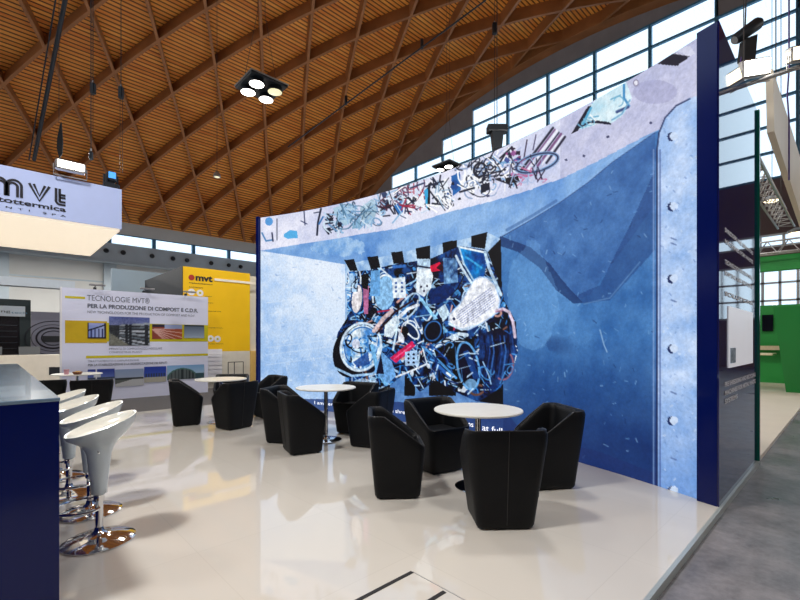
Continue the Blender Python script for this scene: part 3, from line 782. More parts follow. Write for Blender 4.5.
chairs = [
 ((2.75,2.94), TA, -.08, 'black tub chair in profile at the left of the nearest round table'),
 (cw(.087*4.76,4.76), TA, .08, 'black tub chair behind the nearest round table, its open seat facing the viewer'),
 ((2.90,1.92), TA, .0, 'nearest black tub chair, plain seamed back turned to the viewer before the near table'),
 ((3.98,2.10), TA, -.02, 'black tub chair at the right of the near table, rightmost of all chairs'),
 ((2.90,4.86), TB, -.75, 'black tub chair left of the middle table, the nearer of the overlapping pair'),
 ((3.03,5.52), TB, -.25, 'black tub chair left of the middle table, half hidden behind a nearer one'),
 ((3.76,7.50), TC, .0, 'black tub chair by the left edge of the video wall, opening left'),
 ((2.42,7.78), TC, .18, 'black tub chair in profile at the left of the farthest visible round table'),
 ((2.88,6.93), TC, .27, 'black tub chair, flat back to the viewer, in front of the farthest visible table'),
 ((3.36,8.24), TC, .0, 'black tub chair behind the farthest visible table, only its top edge showing'),
 ((4.08,5.30), TB, .1, 'black tub chair behind the right side of the middle table, inner back visible'),
 ((3.74,4.52), TB, .0, 'black tub chair right of the middle table, the nearer of two overlapping there'),
]
first = None
for (x, y), tg, dz, lab in chairs:
    rz = facing((x,y), tg, dz)
    if first is None: first = make_tub((x,y,0), rz, lab)
    else: copy_tree(first, (x,y,0), rz, lab)
p1 = cw(-.711*7.45, 7.45); p2 = cw(-.822*7.35, 7.35)
copy_tree(first, (p1[0],p1[1],0), -YAW+PI+.58, 'right one of two black tub chairs side by side beyond the bar stools')
copy_tree(first, (p2[0],p2[1],0), -YAW+PI+.64, 'left one of two black tub chairs side by side beyond the counter')

def make_table(loc, label, r=.42):
    t = thing('round_table', label, 'table', loc, 0, 'round white bistro tables')
    MB().lathe([(r-.012,.728),(r,.734),(r,.744),(r-.006,.75),(.001,.75)], n=64, cap1=False).build('tabletop', M['table_white'], t, 40)
    MB().lathe([(.08,.715),(.08,.728),(.001,.728)], n=24, cap1=False).build('mounting_plate', M['chrome'], t, 40)
    MB().lathe([(.028,.03),(.028,.716)], n=24).build('post', M['chrome'], t, 40)
    MB().lathe([(.215,0),(.22,.004),(.22,.010),(.20,.016),(.06,.024),(.034,.05),(.03,.06)], n=48).build('base', M['chrome'], t, 40)
    return t
ta = make_table(TA+(0,), 'nearest round white table on a chrome post among four black tub chairs')
copy_tree(ta, TB+(0,), 0, 'middle round white table on a chrome post before the left part of the video wall')
copy_tree(ta, TC+(0,), 0, 'farthest round white table on a chrome post in front of the yellow stand')
p3 = cw(-.762*8.5, 8.5)
copy_tree(ta, (p3[0]+.12,p3[1]+.1,0), 0, 'round white table hidden behind the two side by side black chairs, small items on it')
def rel(px, d): q = cw((px-400)/FX*d, d); return q
q = rel(66.5,8.4); b = MB(); b.lathe([(.035,0),(.045,.09),(.047,.1),(.03,.1)], (0,0,0), 16)
cup = solo(b, 'cup', M['cup_pink'], 'small pale pink cup on the table behind the black chairs', 'cup', (0,0,0), None, 40); cup.location = (q[0],q[1],.75)
q = rel(77.5,8.4); b = MB(); b.lathe([(.06,0),(.085,.05),(.08,.055),(.05,.03)], n=20)
bw = thing('snack_bowl', 'small brown bowl of snacks on the table behind the black chairs', 'bowl', (q[0],q[1],.75))
b.build('bowl', M['snack_brown'], bw, 40)
ss_ = MB()
for i in range(9):
    a = i*2.4; rr = .045*math.sqrt(i/9); ss_.lathe([(.004,-.012),(.016,0),(.004,.012)], (rr*math.cos(a), rr*math.sin(a), .052+.006*(i % 2)), 8)
ss_.build('snacks', M['orange_wood'], bw, 40)

# bar counter
ct = thing('bar_counter', 'deep blue glossy bar counter at the left edge with a dark reflective top', 'counter', (-.4,5.1,0))
CO = (-.4,5.1,0)
cx1 = .267; cy0 = 2.87; cy1 = 7.5
MB().box(-1.3,cx1,cy0,cy1,.0,1.085).build('body', M['navy_gloss'], ct, None, CO)
MB().cbox(-1.31,cx1+.004,cy0-.004,cy1+.004,1.085,1.104,.003).build('worktop', M['counter_top'], ct, None, CO)
cs = solo(MB().cbox(-1.2,-.25,6.3,7.0,1.104,1.15,.01), 'document_tray', M['charcoal'], 'flat dark tray lying on the far end of the blue bar counter', 'tray', (-.7,6.6,1.104))

def make_stool(loc, rz, label):
    s = thing('bar_stool', label, 'bar stool', loc, rz, 'white bar stools along the blue counter')
    # leans back toward +x
    n = 40; m = MB(); rings = []
    def ring(r, z, tx=0, sx=1, cx=0): return [(cx+r*sx*math.cos(2*PI*i/n), r*math.sin(2*PI*i/n), z+tx*math.cos(2*PI*i/n)) for i in range(n)]
    for r, z, tx, sx, cx in ((.038,.33,0,1,0),(.047,.335,0,1,0),(.05,.38,0,1,0),(.064,.52,0,1,0),(.073,.61,.0,1,0),(.082,.65,.004,1.05,.0),(.105,.69,.012,1.1,.004),(.145,.73,.027,1.1,.01),(.182,.77,.048,1.08,.012),(.198,.805,.065,1.06,.014),(.203,.82,.070,1.05,.014)):
        rings.append(ring(r, z, tx, sx, cx))
    m.loft(rings, True, False)
    m.build('shell', M['stool_white'], s, 60)
    m = MB(); rings = [ring(.203,.82,.070,1.05,.014), ring(.196,.822,.068,1.05,.014), ring(.182,.808,.055,1.05,.012), ring(.15,.79,.038,1.05,.01), ring(.09,.778,.022,1,.0), ring(.03,.772,.008,1,0), ring(.002,.771,0,1,0)]
    m.loft(rings, False, True); m.build('seat', M['stool_inside'], s, 60)
    MB().lathe([(.024,.02),(.024,.34)], n=20).build('post', M['chrome'], s, 40)
    MB().lathe([(.215,0),(.222,.004),(.222,.010),(.19,.026),(.11,.044),(.05,.056),(.032,.075),(.026,.10)], n=56).build('base', M['chrome'], s, 40)
    f = MB(); pts = []
    for i in range(25):
        a = math.radians(60+240*i/24); pts.append((-.05+.15*math.cos(a)-.05, .17*math.sin(a), .27))
    pts = [(-.015,.03,.30),(-.03,.10,.28)]+pts+[(-.03,-.10,.28),(-.015,-.03,.30)]
    f.tube(pts, .009, 8); f.lathe([(.034,.285),(.034,.325)], n=20); f.build('footrest', M['chrome'], s, 40)
    lv = MB(); lv.tube([(0,-.03,.62),(-.03,-.13,.655),(-.03,-.17,.65)], .005, 6); lv.build('height_lever', M['chrome'], s, 40)
    return s
slabs = ['nearest white moulded bar stool on a chrome disc base beside the blue counter', 'second nearest white bar stool beside the blue counter', 'third white bar stool from the camera beside the blue counter', 'farthest white bar stool beside the blue counter, mostly hidden']
st = None
for k, (x, y) in enumerate(((.56,3.65),(.60,4.31),(.53,4.95),(.52,5.62))):
    rz = (.02,.05,.12,.1)[k]
    if st is None: st = make_stool((x,y,0), rz, slabs[k])
    else: copy_tree(st, (x,y,0), rz, slabs[k])

# access hatch in the floor
h = thing('floor_hatch', 'square access hatch in the white floor with two black slots and a thin grey frame', 'hatch', (1.45,1.45,0))
hb = MB(); hb.box(1.0,1.86,1.835,1.862,0,.002); o = hb.build('slot', M['hatch_dark'], h, None, (1.45,1.45,0))
hb = MB(); hb.box(1.0,1.845,1.565,1.592,0,.002); hb.build('slot', M['hatch_dark'], h, None, (1.45,1.45,0))
hb = MB(); hb.box(1.86,1.866,1.0,1.85,0,.0015); hb.build('frame', M['seam_grey'], h, None, (1.45,1.45,0))

# ------------------------------------------------------------------ header sign over the counter
HYF = 6.77; hz0, hz1 = 2.87, 3.43; hx1 = 1.29
hd = thing('header_sign', 'hanging white box sign with black striped letters and glowing underside over the counter', 'sign', (-.5,8,2.9))
HO = (-.5,8,2.9)
MB().box(-2.4,hx1,HYF,9.15,hz0+.03,hz1).build('box', M['header_white'], hd, None, HO)
MB().box(-2.38,hx1-.02,HYF+.02,9.13,hz0,hz0+.03).build('diffuser', M['lit_diffuser'], hd, None, HO)
def ribbon(b, pts, w, y):
    # flat stroke in the x-z plane facing -y
    L = []; Rr = []
    for i, p in enumerate(pts):
        a = Vector(pts[max(0,i-1)]); c = Vector(pts[min(len(pts)-1,i+1)]); t = (c-a).normalized(); nn = Vector((-t.y, t.x))*w/2
        L.append((p[0]+nn.x, y, p[1]+nn.y)); Rr.append((p[0]-nn.x, y, p[1]-nn.y))
    base = len(b.v); n = len(pts); b.v += L+Rr
    for i in range(n-1): b.f.append((base+i, base+i+1, base+n+i+1, base+n+i))
def hpt(px, py):
    t = (px-400)/FX; d = HYF/(FW[1]+t*RT[1]); return (d*(FW[0]+t*RT[0]), EYE+(HY-py)/FX*d)
def logo_m(b, x0, x1, z0, z1, w, y):
    for k in range(2):
        o_ = k*(w*1.35); xm = (x0+x1)/2
        for (a, c) in ((x0+o_, xm-o_*.35), (xm+o_*.35, x1-o_)):
            r = (c-a)/2; zt = z1-r-o_
            pts = [(a, z0)]+[(a+r-r*math.cos(math.radians(t)), zt+r*math.sin(math.radians(t))) for t in range(0,181,15)]+[(c, z0)]
            ribbon(b, pts, w, y)
def logo_v(b, x0, x1, z0, z1, w, y):
    xm = (x0+x1)/2
    ribbon(b, [(x0,z1),(xm,z0),(x1,z1)], w, y); ribbon(b, [(x0+1.6*w,z1),(xm,z0+2.3*w),(x1-1.6*w,z1)], w, y)
def logo_t(b, x0, x1, z0, z1, w, y):
    r = (x1-x0)*.45
    for k in range(2):
        o_ = k*w*1.35
        pts = [(x0+o_, z1)]+[(x0+o_+(r-o_)*(1-math.cos(math.radians(t))), z0+r-(r-o_)*math.sin(math.radians(t))+0) for t in range(0,91,15)]+[(x1, z0+o_)]
        ribbon(b, pts, w, y)
    zc_ = z0+(z1-z0)*.62
    ribbon(b, [(x0+w*1.2,zc_),(x1,zc_)], w, y); ribbon(b, [(x0+w*1.35,zc_-w*1.35),(x1,zc_-w*1.35)], w, y)
yy = HYF-.004
xa, za = hpt(0,207); xb, zb = hpt(22,204); 
L = lambda px: hpt(px,200)[0]
z_lo, z_hi = 3.085, 3.28
for nm, fn, x0, x1 in (('letter_m', logo_m, L(-10), L(22)), ('letter_v', logo_v, L(28), L(50)), ('letter_t', logo_t, L(55), L(66))):
    b = MB(); fn(b, x0+.01, x1-.005, z_lo, z_hi, .026, yy); b.build(nm, M['ink_dark'], hd, None, HO)
b = MB(); b.lathe([(.085,0),(.085,.003)], (0,0,0), 24)
dot = b.build('logo_dot', M['ink_red'], hd, None, (0,0,0)); dot.rotation_euler = (PI/2,0,0); dot.location = (-.12-HO[0], HYF-HO[1], 3.18-HO[2])
xe = L(66)
text('impiantottermica', hd, (xe-1.0,HYF,2.985), (1,0,0), (0,0,1), 1.0, .075, M['ink_dark'], 'lettering', HO, bold=.02)
text('I  M  P  I  A  N  T  I     S  P  A', hd, (xe-.98,HYF,2.94), (1,0,0), (0,0,1), .98, .022, M['ink_dark'], 'lettering', HO, bold=.01)
def wire(name, a, b_, label, r=.006, m='cable', group=None): return rod(name, [a, b_], r, label, 'cable', m, group)

def zroof(x, y): return vz(y, .0)
# flood lamp on the header
def flood(name, loc, aim, w, hgt, lens, label, energy=0, col=(1,.93,.8)):
    t = thing(name, label, 'lamp', loc, aim)
    MB().cbox(-w/2,w/2,-.05,.06,0,hgt,.012).build('housing', M['steel_light'], t)
    MB().box(-w/2+.02,w/2-.02,-.058,-.048,.02,hgt-.02).build('lens', M[lens], t)
    MB().tube([(-w/2-.015,0,hgt*.5),(-w/2-.015,0,-.07),(w/2+.015,0,-.07),(w/2+.015,0,hgt*.5)], .008, 6).build('bracket', M['steel_light'], t, 40)
    return t
p = hpt(70,181); flood('flood_lamp', (p[0],HYF-.04,hz1+.08), 0, .30, .12, 'flood_lens', 'bright flood lamp standing on top of the hanging logo sign')
mh = thing('moving_head', 'dark stage light with a blue lens hanging at the corner of the logo sign', 'lamp', (1.18,6.85,hz1))
MB().cbox(-.09,.09,-.08,.08,0,.06,.01).build('base', M['lamp_body'], mh)
MB().cbox(-.055,.055,-.09,.09,.08,.22,.02).build('head', M['lamp_body'], mh)
MB().box(-.04,.04,-.097,-.088,.12,.2).build('lens', M['blue_lens'], mh)
for s_ in (-1,1): MB().box(s_*.075-.01,s_*.075+.01,-.02,.02,.05,.18).build('yoke_arm', M['lamp_body'], mh)

# hanging black cloth strip and cables in the roof
def vroof(p): return vz(p[1], 0)
b = MB(); c0 = atd(59,158,11); 
prof = [(0,.0),(-.06,.25),(-.05,.5),(.02,.85),(.05,.92),(.07,.7),(.09,.4),(.07,.1)]
b.add([(c0[0]+u*RT[0], c0[1]+u*RT[1], c0[2]+v) for u, v in prof]+[(c0[0]+u*RT[0]+.02, c0[1]+u*RT[1]+.03, c0[2]+v) for u, v in prof],
      [tuple(range(8)), tuple(reversed(range(8,16)))]+[(i,(i+1)%8,8+(i+1)%8,8+i) for i in range(8)])
solo(b, 'cloth_strip', M['black_cloth'], 'leaf shaped black cloth hanging under the roof above the logo sign', 'cloth', c0)
wire('cable', (c0[0],c0[1],c0[2]+.9), (c0[0],c0[1],vz(c0[1],.82)), 'thin cable holding the black cloth strip')
def hoist(px, py, d, label, hh=.4, w=.12):
    x, y, z = atd(px, py, d)
    t = thing('chain_hoist', label, 'hoist', (x,y,z), -YAW)
    MB().cbox(-w/2,w/2,-w/2,w/2,0,hh,.02).build('motor', M['lamp_body'], t)
    MB().tube([(0,0,hh),(0,0,hh+.08)], .025, 8).build('hook', M['steel_light'], t, 40)
    MB().tube([(0,0,hh+.08),(0,0,vz(y,.79)-z)], .012, 6).build('chain', M['cable'], t, 40)
    return t, (x,y,z)
t_, p_ = hoist(93,94,14,'small chain hoist hanging over the logo sign, left of the four lamp fixture', .35, .14); MB().tube([(0,0,0),(0,0,-1.2)], .008, 6).build('lower_chain', M['cable'], t_, 40)
t_, p_ = hoist(121,99,14,'slim hoist on two cables above the right end of the logo sign', .4, .13); MB().tube([(-.03,0,0),(-.03,0,-2.4)], .007, 6).build('lower_chain', M['cable'], t_, 40); MB().tube([(.05,0,0),(.05,0,-2.4)], .007, 6).build('lower_chain', M['cable'], t_, 40)
t_, p_ = hoist(91,160,12.6,'small chain clutch just above the top edge of the logo sign', .25, .09)
t_, p_ = hoist(494.5,34,18,'chain hoist high above the middle of the video wall', .45, .18); MB().tube([(0,0,0),(0,0,-4.05)], .012, 6).build('lower_chain', M['cable'], t_, 40)

rod('tie_rod', [atd(288,147,33), atd(398,65,29.3), atd(486,0,26)], .05, 'long steel tie rod crossing the timber roof behind the four lamp fixture', 'tie rod', 'steel_dark')
rod('tie_rod', [atd(74,-45,19.5), atd(34,160,26)], .10, 'thick steel tie rod crossing the roof at the upper left corner', 'tie rod', 'steel_dark')
rod('tie_rod', [atd(63,-45,19.7), atd(29,160,26.2)], .035, 'thin rod beside the thick tie rod at the upper left corner', 'tie rod', 'steel_dark')
for a_, lab in (((422,50,28.4),'turnbuckle on the long tie rod, nearer the gable'),((346,106,31),'turnbuckle on the long tie rod above the fixture')):
    x, y, z = atd(*a_); solo(MB().lathe([(.05,0),(.11,.1),(.11,.6),(.05,.7)], (0,0,.06), 10), 'turnbuckle', M['steel_dark'], lab, 'turnbuckle', (0,0,0), None, 40).location = (x,y,z)

# four lamp fixtures
def quad_light(x, y, z, lab, detail=True):
    t = thing('ceiling_fixture', lab, 'ceiling lamp', (x,y,z), .0, 'square four lamp fixtures hanging from the roof')
    MB().cbox(-.5,.5,-.5,.5,.02,.09,.02).build('plate', M['lamp_body'], t)
    rim = MB(); rim.tube([(-.5,-.5,.09),(.5,-.5,.09),(.5,.5,.09),(-.5,.5,.09)], .02, 6, True); rim.build('rim', M['steel_light'], t, 40)
    for k, (sx, sy) in enumerate(((-1,-1),(1,-1),(1,1),(-1,1))):
        L_ = MB().lathe([(.17,.02),(.19,-.09),(.18,-.09)], (sx*.25,sy*.25,0), 24).build('lamp', M['lamp_body'], t, 40)
        MB().lathe([(.178,-.092),(.15,-.102),(.001,-.108)], (sx*.25,sy*.25,0), 24, True, False).build('lens', M['lamp_lens_dim' if k == 1 else 'lamp_lens'], L_, 40)
    top = vz(y,.79)-z
    for sx in (-1,1):
        MB().tube([(sx*.46,.0,.1),(sx*.1,0,2.0),(sx*.1,0,top)], .006, 6).build('suspension_cable', M['cable'], t, 40)
    return t
quad_light(5.17,10.7,8.0,'square four lamp fixture under the roof, high between the logo sign and video wall')
quad_light(*atd(448,168,19),'square lamp fixture hanging just above the top edge of the video wall')

# small pendant
x, y, z = atd(217,177,22)
pl = thing('pendant_lamp', 'tiny bell shaped pendant lamp under the roof left of the video wall', 'lamp', (x,y,z))
MB().lathe([(.18,0),(.16,.15),(.05,.28),(.03,.3)], n=20).build('shade', M['steel_light'], pl, 40)
MB().lathe([(.12,-.01),(.1,.02)], n=16).build('bulb', M['lamp_lens_dim'], pl, 40)
MB().tube([(0,0,.3),(0,0,vz(y,.79)-z)], .012, 6).build('cord', M['cable'], pl, 40)

# loudspeaker rig above the video wall
x, y, z = atd(497,149,10.5)
ls = thing('loudspeaker', 'dark hanging loudspeaker with a wide bracket above the middle of the video wall', 'loudspeaker', (x,y,z), -YAW)
MB().loft([[(-.1,-.1,0),(.1,-.1,0),(.1,.1,0),(-.1,.1,0)],[(-.14,-.12,.38),(.14,-.12,.38),(.14,.12,.38),(-.14,.12,.38)]]).build('cabinet', M['lamp_body'], ls)
MB().cbox(-.24,.24,-.12,.12,.40,.56,.01).build('bracket', M['lamp_body'], ls)
MB().tube([(0,0,.56),(0,0,vz(y,.79)-z)], .01, 6).build('chain', M['cable'], ls, 40)

# ------------------------------------------------------------------ stands behind
# white information banner (poster wall)
PYB = 12.6
def pw(px, py, Y=PYB): 
    t = (px-400)/FX; d = Y/(FW[1]+t*RT[1]); return (d*(FW[0]+t*RT[0]), EYE+(HY-py)/FX*d)
bx0 = pw(62,300)[0]; bx1 = pw(208,300)[0]; bzt = 2.64
bn = thing('information_banner', 'wide white information banner with yellow stripes, photos and Italian text', 'banner', (2.8,PYB,FZ))
BO = (2.8,PYB,FZ)
MB().box(bx0,bx1,PYB,PYB+.12,FZ,bzt).build('board', M['poster_ground'], bn, None, BO)
MB().box(bx0-.03,bx0,PYB-.01,PYB+.13,FZ,bzt+.01).build('edge_profile', M['white_print'], bn, None, BO)
def U(px): return pw(px,300)[0]
def Zp(px, py): return pw(px,py)[1]
def strip(nm, xa, xb, z0, z1, m, lab=None, y=.004):
    o = MB().box(xa,xb,PYB-y,PYB,z0,z1).build(nm, M[m], bn, None, BO)
    if lab: o['label'] = lab
strip('yellow_stripe', U(65), U(85), Zp(75,298.5), Zp(75,296.3), 'poster_yellow')
strip('yellow_stripe', U(65), U(107), Zp(75,343), Zp(75,320.5), 'poster_ochre', 'ochre block')
strip('yellow_stripe', U(107), U(208), Zp(180,341.5), Zp(180,324.5), 'poster_yellow')
strip('yellow_stripe', U(86), U(208), Zp(100,358), Zp(100,355.6), 'poster_yellow')
def photo(px0, px1, py0, py1, fn, seed):
    x0, x1 = U(px0), U(px1); mp_ = (px0+px1)/2; z1, z0 = Zp(mp_,py0), Zp(mp_,py1)
    nu, nv = 44, 30; r = np.random.default_rng(seed)
    A_, B_ = np.meshgrid(np.linspace(0,1,nu), np.linspace(0,1,nv))
    col = fn(A_, 1-B_, r)/255; col = np.clip(col, 0, 1)
    lc = np.where(col <= .04045, col/12.92, ((col+.055)/1.055)**2.4)
    grid_mesh('photo', x0+(x1-x0)*A_-BO[0], A_*0+PYB-.012-BO[1], z0+(z1-z0)*B_-BO[2], lc, M['photo_print'], bn)
def cc(c): return np.array(c, float)
def mixc(a, b, t): return cc(a)*(1-t[...,None])+cc(b)*t[...,None]
def ph_doors(u, v, r):
    c = mixc((120,140,205), (170,180,215), u); roof_ = v < .42-.5*u+.1*(u > .8); c[v < .15+.0*u] = (150,160,215)
    for k in range(4): c[(np.abs(u-(.2+.2*k)) < .04) & (v > .35)] = (50,60,110)
    c[(np.abs(v-(.5-.4*u)) < .05)] = (30,34,60); c[(u > .9) | (u < .05) | (v > .93)] = (45,40,40); return c
def ph_pipes(u, v, r):
    c = mixc((84,96,160), (130,140,175), v*2.2 % 1); c[v > .3] = (46,50,56)
    for k in range(9):
        y0 = .3+.09*k; w = .018+.02*u; m = np.abs(v-(y0+(u-.3)*(y0-.42)*.9)) < w
        c[m & (u > .25)] = [(150,160,172),(96,108,120),(176,184,196)][k % 3]
    for x in (.42,.5,.92): c[(np.abs(u-x) < .025+.02*u) & (v > .25)] = (34,38,46)
    m = v > .55+u*.9; c[m] = (120,122,112); c += r.uniform(-18,18,u.shape)[...,None]; return c
def ph_red(u, v, r):
    c = mixc((130,60,52), (170,84,48), u)
    for k in range(7): c[np.abs(v-(.35+(1-u*1.0)*0+(u-.0)*(k*.32-.1))) < .035] = (205,160,150)
    c[v < .18] = (44,38,52); m = (v < .3) & (u > .4); c[m] = (150,165,205); return c
def ph_grey(u, v, r):
    c = mixc((78,92,112), (160,176,196), v); c[v < .12] = (40,50,60); return c
def ph_sky(u, v, r):
    c = mixc((44,62,150), (110,130,195), v); c[(v > .5) & (np.abs(u-.35) < .12)] = (210,216,228); c[v > .8] = (70,84,110); c[np.abs(u-.32) < .02] = (230,232,238); return c
def ph_field(u, v, r):
    c = mixc((140,160,195), (178,186,200), v); m = v > .5-.0*u; c[m] = (92,98,96); c[(v > .85-.4*u)] = (188,190,192); c[(v > .5) & (v < .6)] = (52,58,60); return c
def ph_tower(u, v, r):
    c = mixc((36,60,160), (80,110,200), v)
    for k in range(8): c[(np.abs(u-(.1+.115*k)) < .035) & (v > .42)] = (52,62,84)
    c[v > .68] = (176,174,160); return c
def ph_hall(u, v, r):
    c = mixc((120,165,210), (186,206,224), v); a = np.hypot((u-.4)/.42, (v-1)/.8)
    c[a < 1] = (88,98,100); c[(a < .9) & (np.abs(u-.4) % .09 < .03)] = (40,50,54); c[(a > .9) & (a < 1)] = (70,110,104); c[(v > .6) & (u > .75)] = (54,80,88); return c
photo(87.5,106,323,338.5,ph_doors,1); photo(109,149.5,317,345.5,ph_pipes,2); photo(152,182,324.5,339,ph_red,3); photo(184,204,325,338,ph_grey,4)
photo(87.5,114.5,369,379,ph_sky,5); photo(115,143.5,369,386,ph_field,6); photo(144,166,366.5,382,ph_tower,7); photo(167,204,365,379,ph_hall,8)
def ptxt(s, px0, px1, pyb, hpx, m='ink_grey', bold=.0):
    mp_ = (px0+px1)/2; text(s, bn, (U(px0),PYB-.002,Zp(mp_,pyb)), (1,0,0), (0,0,1), U(px1)-U(px0), Zp(mp_,pyb-hpx)-Zp(mp_,pyb), M[m], 'lettering', BO, bold=bold)
ptxt('TECNOLOGIE MVT\u00ae', 87, 149.5, 302, 5.6)
ptxt('PER LA PRODUZIONE DI COMPOST E C.D.R.', 87.5, 198, 310.2, 4, 'ink_grey', .03)
ptxt('NEW TECHNOLOGIES FOR THE PRODUCTION OF COMPOST AND R.D.F.', 87.5, 195, 315, 2.4)
ptxt('IMPIANTO DI COMPOSTAGGIO MODULARE', 109, 162, 349.7, 2.2)
ptxt('COMPOSTING PLANT', 109, 142, 353, 1.8)
ptxt('TRATTAMENTO E DEPURAZIONE', 88, 139, 361.6, 1.8, 'ink_grey')
ptxt('PER LA STABILIZZAZIONE E LA BIOESSICCAZIONE DEI RIFIUTI', 88, 167, 365, 2.2, 'ink_grey', .02)
# clip spotlights along the banner top
cl0 = None
for k, (px, lab) in enumerate(((95,'left one of the three small arm lamps on the white banner top'),(144,'middle one of the three small arm lamps on the white banner top'),(186,'right one of the three small arm lamps on the white banner top'))):
    x = U(px)
    if cl0 is None:
        cl0 = thing('arm_lamp', lab, 'lamp', (x,PYB,bzt), 0, 'small arm lamps along the banner top')
        MB().box(-.03,.03,0,.06,0,.05).build('clamp', M['steel_dark'], cl0); MB().tube([(0,.03,.05),(0,-.1,.09),(0,-.28,.08)], .012, 6).build('arm', M['steel_dark'], cl0, 40)
        MB().cbox(-.16,.16,-.36,-.27,.055,.095,.01).build('head', M['steel_light'], cl0)
    else: copy_tree(cl0, (x,PYB,bzt), 0, lab)

# yellow stand
YY = 13.6
yx0 = pw(183,300,YY)[0]; yx1 = pw(250,300,YY)[0]; yzt = 3.60
ysd = thing('yellow_stand_wall', 'tall yellow stand wall with a logo, white number discs and a white lower part', 'stand wall', (5.2,YY,FZ))
YO = (5.2,YY,FZ)
yzs = pw(240,351,YY)[1]
MB().box(yx0,yx1,YY,YY+.15,yzs,yzt).build('upper_panel', M['yellow_wall'], ysd, None, YO)
MB().box(yx0,yx1,YY,YY+.15,FZ,yzs).build('lower_panel', M['white_panel'], ysd, None, YO)
MB().box(yx0-.02,yx0,YY,YY+4.2,FZ,yzt).build('side_panel', M['charcoal'], ysd, None, YO)['label'] = 'dark side of the stand'
MB().box(yx1,yx1+.28,YY-.05,YY+.15,FZ,yzs).build('lower_strip', M['orange_wood'], ysd, None, YO)
MB().box(yx1,yx1+.75,YY+.15,YY+.25,FZ,yzt-.05).build('return_panel', M['white_panel'], ysd, None, YO)
MB().box(yx0+.9,yx1+.6,YY-.02,YY,3.26,3.33).build('cove_strip', M['cream'], ysd, None, YO)
def yt(s, px0, px1, pyb, hpx, m='ink_dark', bold=.0):
    mp_ = (px0+px1)/2; a = pw(px0,pyb,YY)[0]; c = pw(px1,pyb,YY)[0]; z0 = pw(mp_,pyb,YY)[1]; z1 = pw(mp_,pyb-hpx,YY)[1]
    text(s, ysd, (a,YY-.003,z0), (1,0,0), (0,0,1), c-a, z1-z0, M[m], 'lettering', YO, bold=bold)
def disc(px, py, r, m, nm, y=.006):
    x, z = pw(px,py,YY); b = MB(); n = 20
    b.loft([[(x+r*math.cos(2*PI*i/n), yv, z+r*math.sin(2*PI*i/n)) for i in range(n)] for yv in (YY-y, YY)]); return b.build(nm, M[m], ysd, None, YO)
disc(191.5,277.5,.085,'ink_red','logo_dot')
yt('mvt', 195.5, 212.5, 281.5, 6, 'ink_dark', .04); yt('impiantottermica', 189, 212.5, 284.6, 1.6, 'ink_dark', .02)
yt('soluzioni', 189, 203, 288, 1.4)
for px, py in ((191.5,292),(200,293),(210.5,338.5),(217.5,339)):
    disc(px,py,.10,'white_print','number_disc'); disc(px,py,.035,'poster_yellow','number_disc_centre',.010)
yt('anni di esperienza', 205, 212, 297, 1.2); yt('nel settore', 208, 213, 303.3, 1.1); yt('impianti nel mondo', 208, 221, 312, 1.2); yt('tecnologia innovativa', 208, 223, 328.5, 1.2); yt('impianti realizzati', 208, 223, 344.5, 1.3)
lf = MB(); lf.box(pw(212,355,YY)[0]-.32,pw(212,355,YY)[0]+.3,YY-.02,YY-.001,.25,1.15)
for k in range(7): 
    x, z = pw(204+8,355+4.2*k,YY); lf.box(x-.3,x+.28,YY-.06,YY-.02,z-.05,z+.045)
lfo = solo(lf, 'leaflet_rack', M['white_print'], 'narrow white leaflet rack against the lower part of the yellow stand', 'rack', (pw(212,370,YY)[0],YY,1.0))
fr2 = MB(); xa_, z_ = pw(225,362,YY); xb_, _ = pw(240,362,YY)
for x in (xa_, (xa_*.6+xb_*.4), xb_): fr2.tube([(x,YY-.25,FZ),(x,YY-.25,z_)], .012, 6)
fr2.tube([(xa_,YY-.25,z_),(xb_,YY-.25,z_)], .012, 6)
solo(fr2, 'tube_frame', M['steel_dark'], 'thin metal tube frame standing before the white lower part of the yellow stand', 'frame', (xa_,YY-.25,FZ), None, 40)

# neighbouring stand at the far left
NY = 14.0
nc = thing('reception_wall', 'low cream wall with two sockets at the far left beyond the blue counter', 'low wall', (0,NY,FZ))
NO = (0,NY,FZ)
MB().box(-4,pw(64,360,NY)[0],NY,NY+.5,FZ,1.05).build('body', M['cream'], nc, None, NO)
for px in (52,57.5):
    x, z = pw(px,371,NY); MB().box(x-.06,x+.06,NY-.01,NY,z-.1,z+.1).build('socket', M['charcoal'], nc, None, NO)
BY = 17.0
xs0 = pw(35,330,BY)[0]; xs1 = pw(70,330,BY)[0]
db = thing('dark_booth', 'dark booth with slatted black wall and white name board at the far left', 'booth', (-1,BY,FZ))
DO = (-1,BY,FZ)
MB().box(-5,xs0-.1,BY,BY+.2,FZ,2.52).build('back_wall', M['screen_black'], db, None, DO)
MB().box(-5,xs0-.1,BY-.06,BY,2.30,2.62).build('top_frame', M['teal_black'], db, None, DO)
MB().box(xs0-.35,xs0-.1,BY-.06,BY,FZ,2.3).build('side_frame', M['teal_black'], db, None, DO)
MB().box(-5,pw(25,330,BY)[0],BY-.10,BY-.06,2.12,2.42).build('name_board', M['fascia_white'], db, None, DO)
text('recycling', db, (pw(1,300,BY)[0]-.6,BY-.1,2.2), (1,0,0), (0,0,1), .8, .1, M['ink_dark'], 'lettering', DO); text('tech', db, (pw(11,300,BY)[0],BY-.1,2.2), (1,0,0), (0,0,1), .35, .06, M['steel_blue'], 'lettering', DO)
for k in range(6): MB().box(-5,xs0-.4,BY-.02,BY,1.0+.17*k,1.02+.17*k).build('slat', M['steel_dark'], db, None, DO)
xs0 += .0
gpz = thing('circle_poster', 'grey poster wall with black concentric circles at the far left', 'poster', (xs0+.6,BY,FZ))
GO = (xs0+.6,BY,FZ)
MB().box(xs0-.095,xs1,BY-.1,BY,FZ,2.28).build('board', mat('grey_poster', lin(122,124,140), .6, noise=.05, nscale=2), gpz, None, GO)
cxp, czp = pw(53,338,BY)
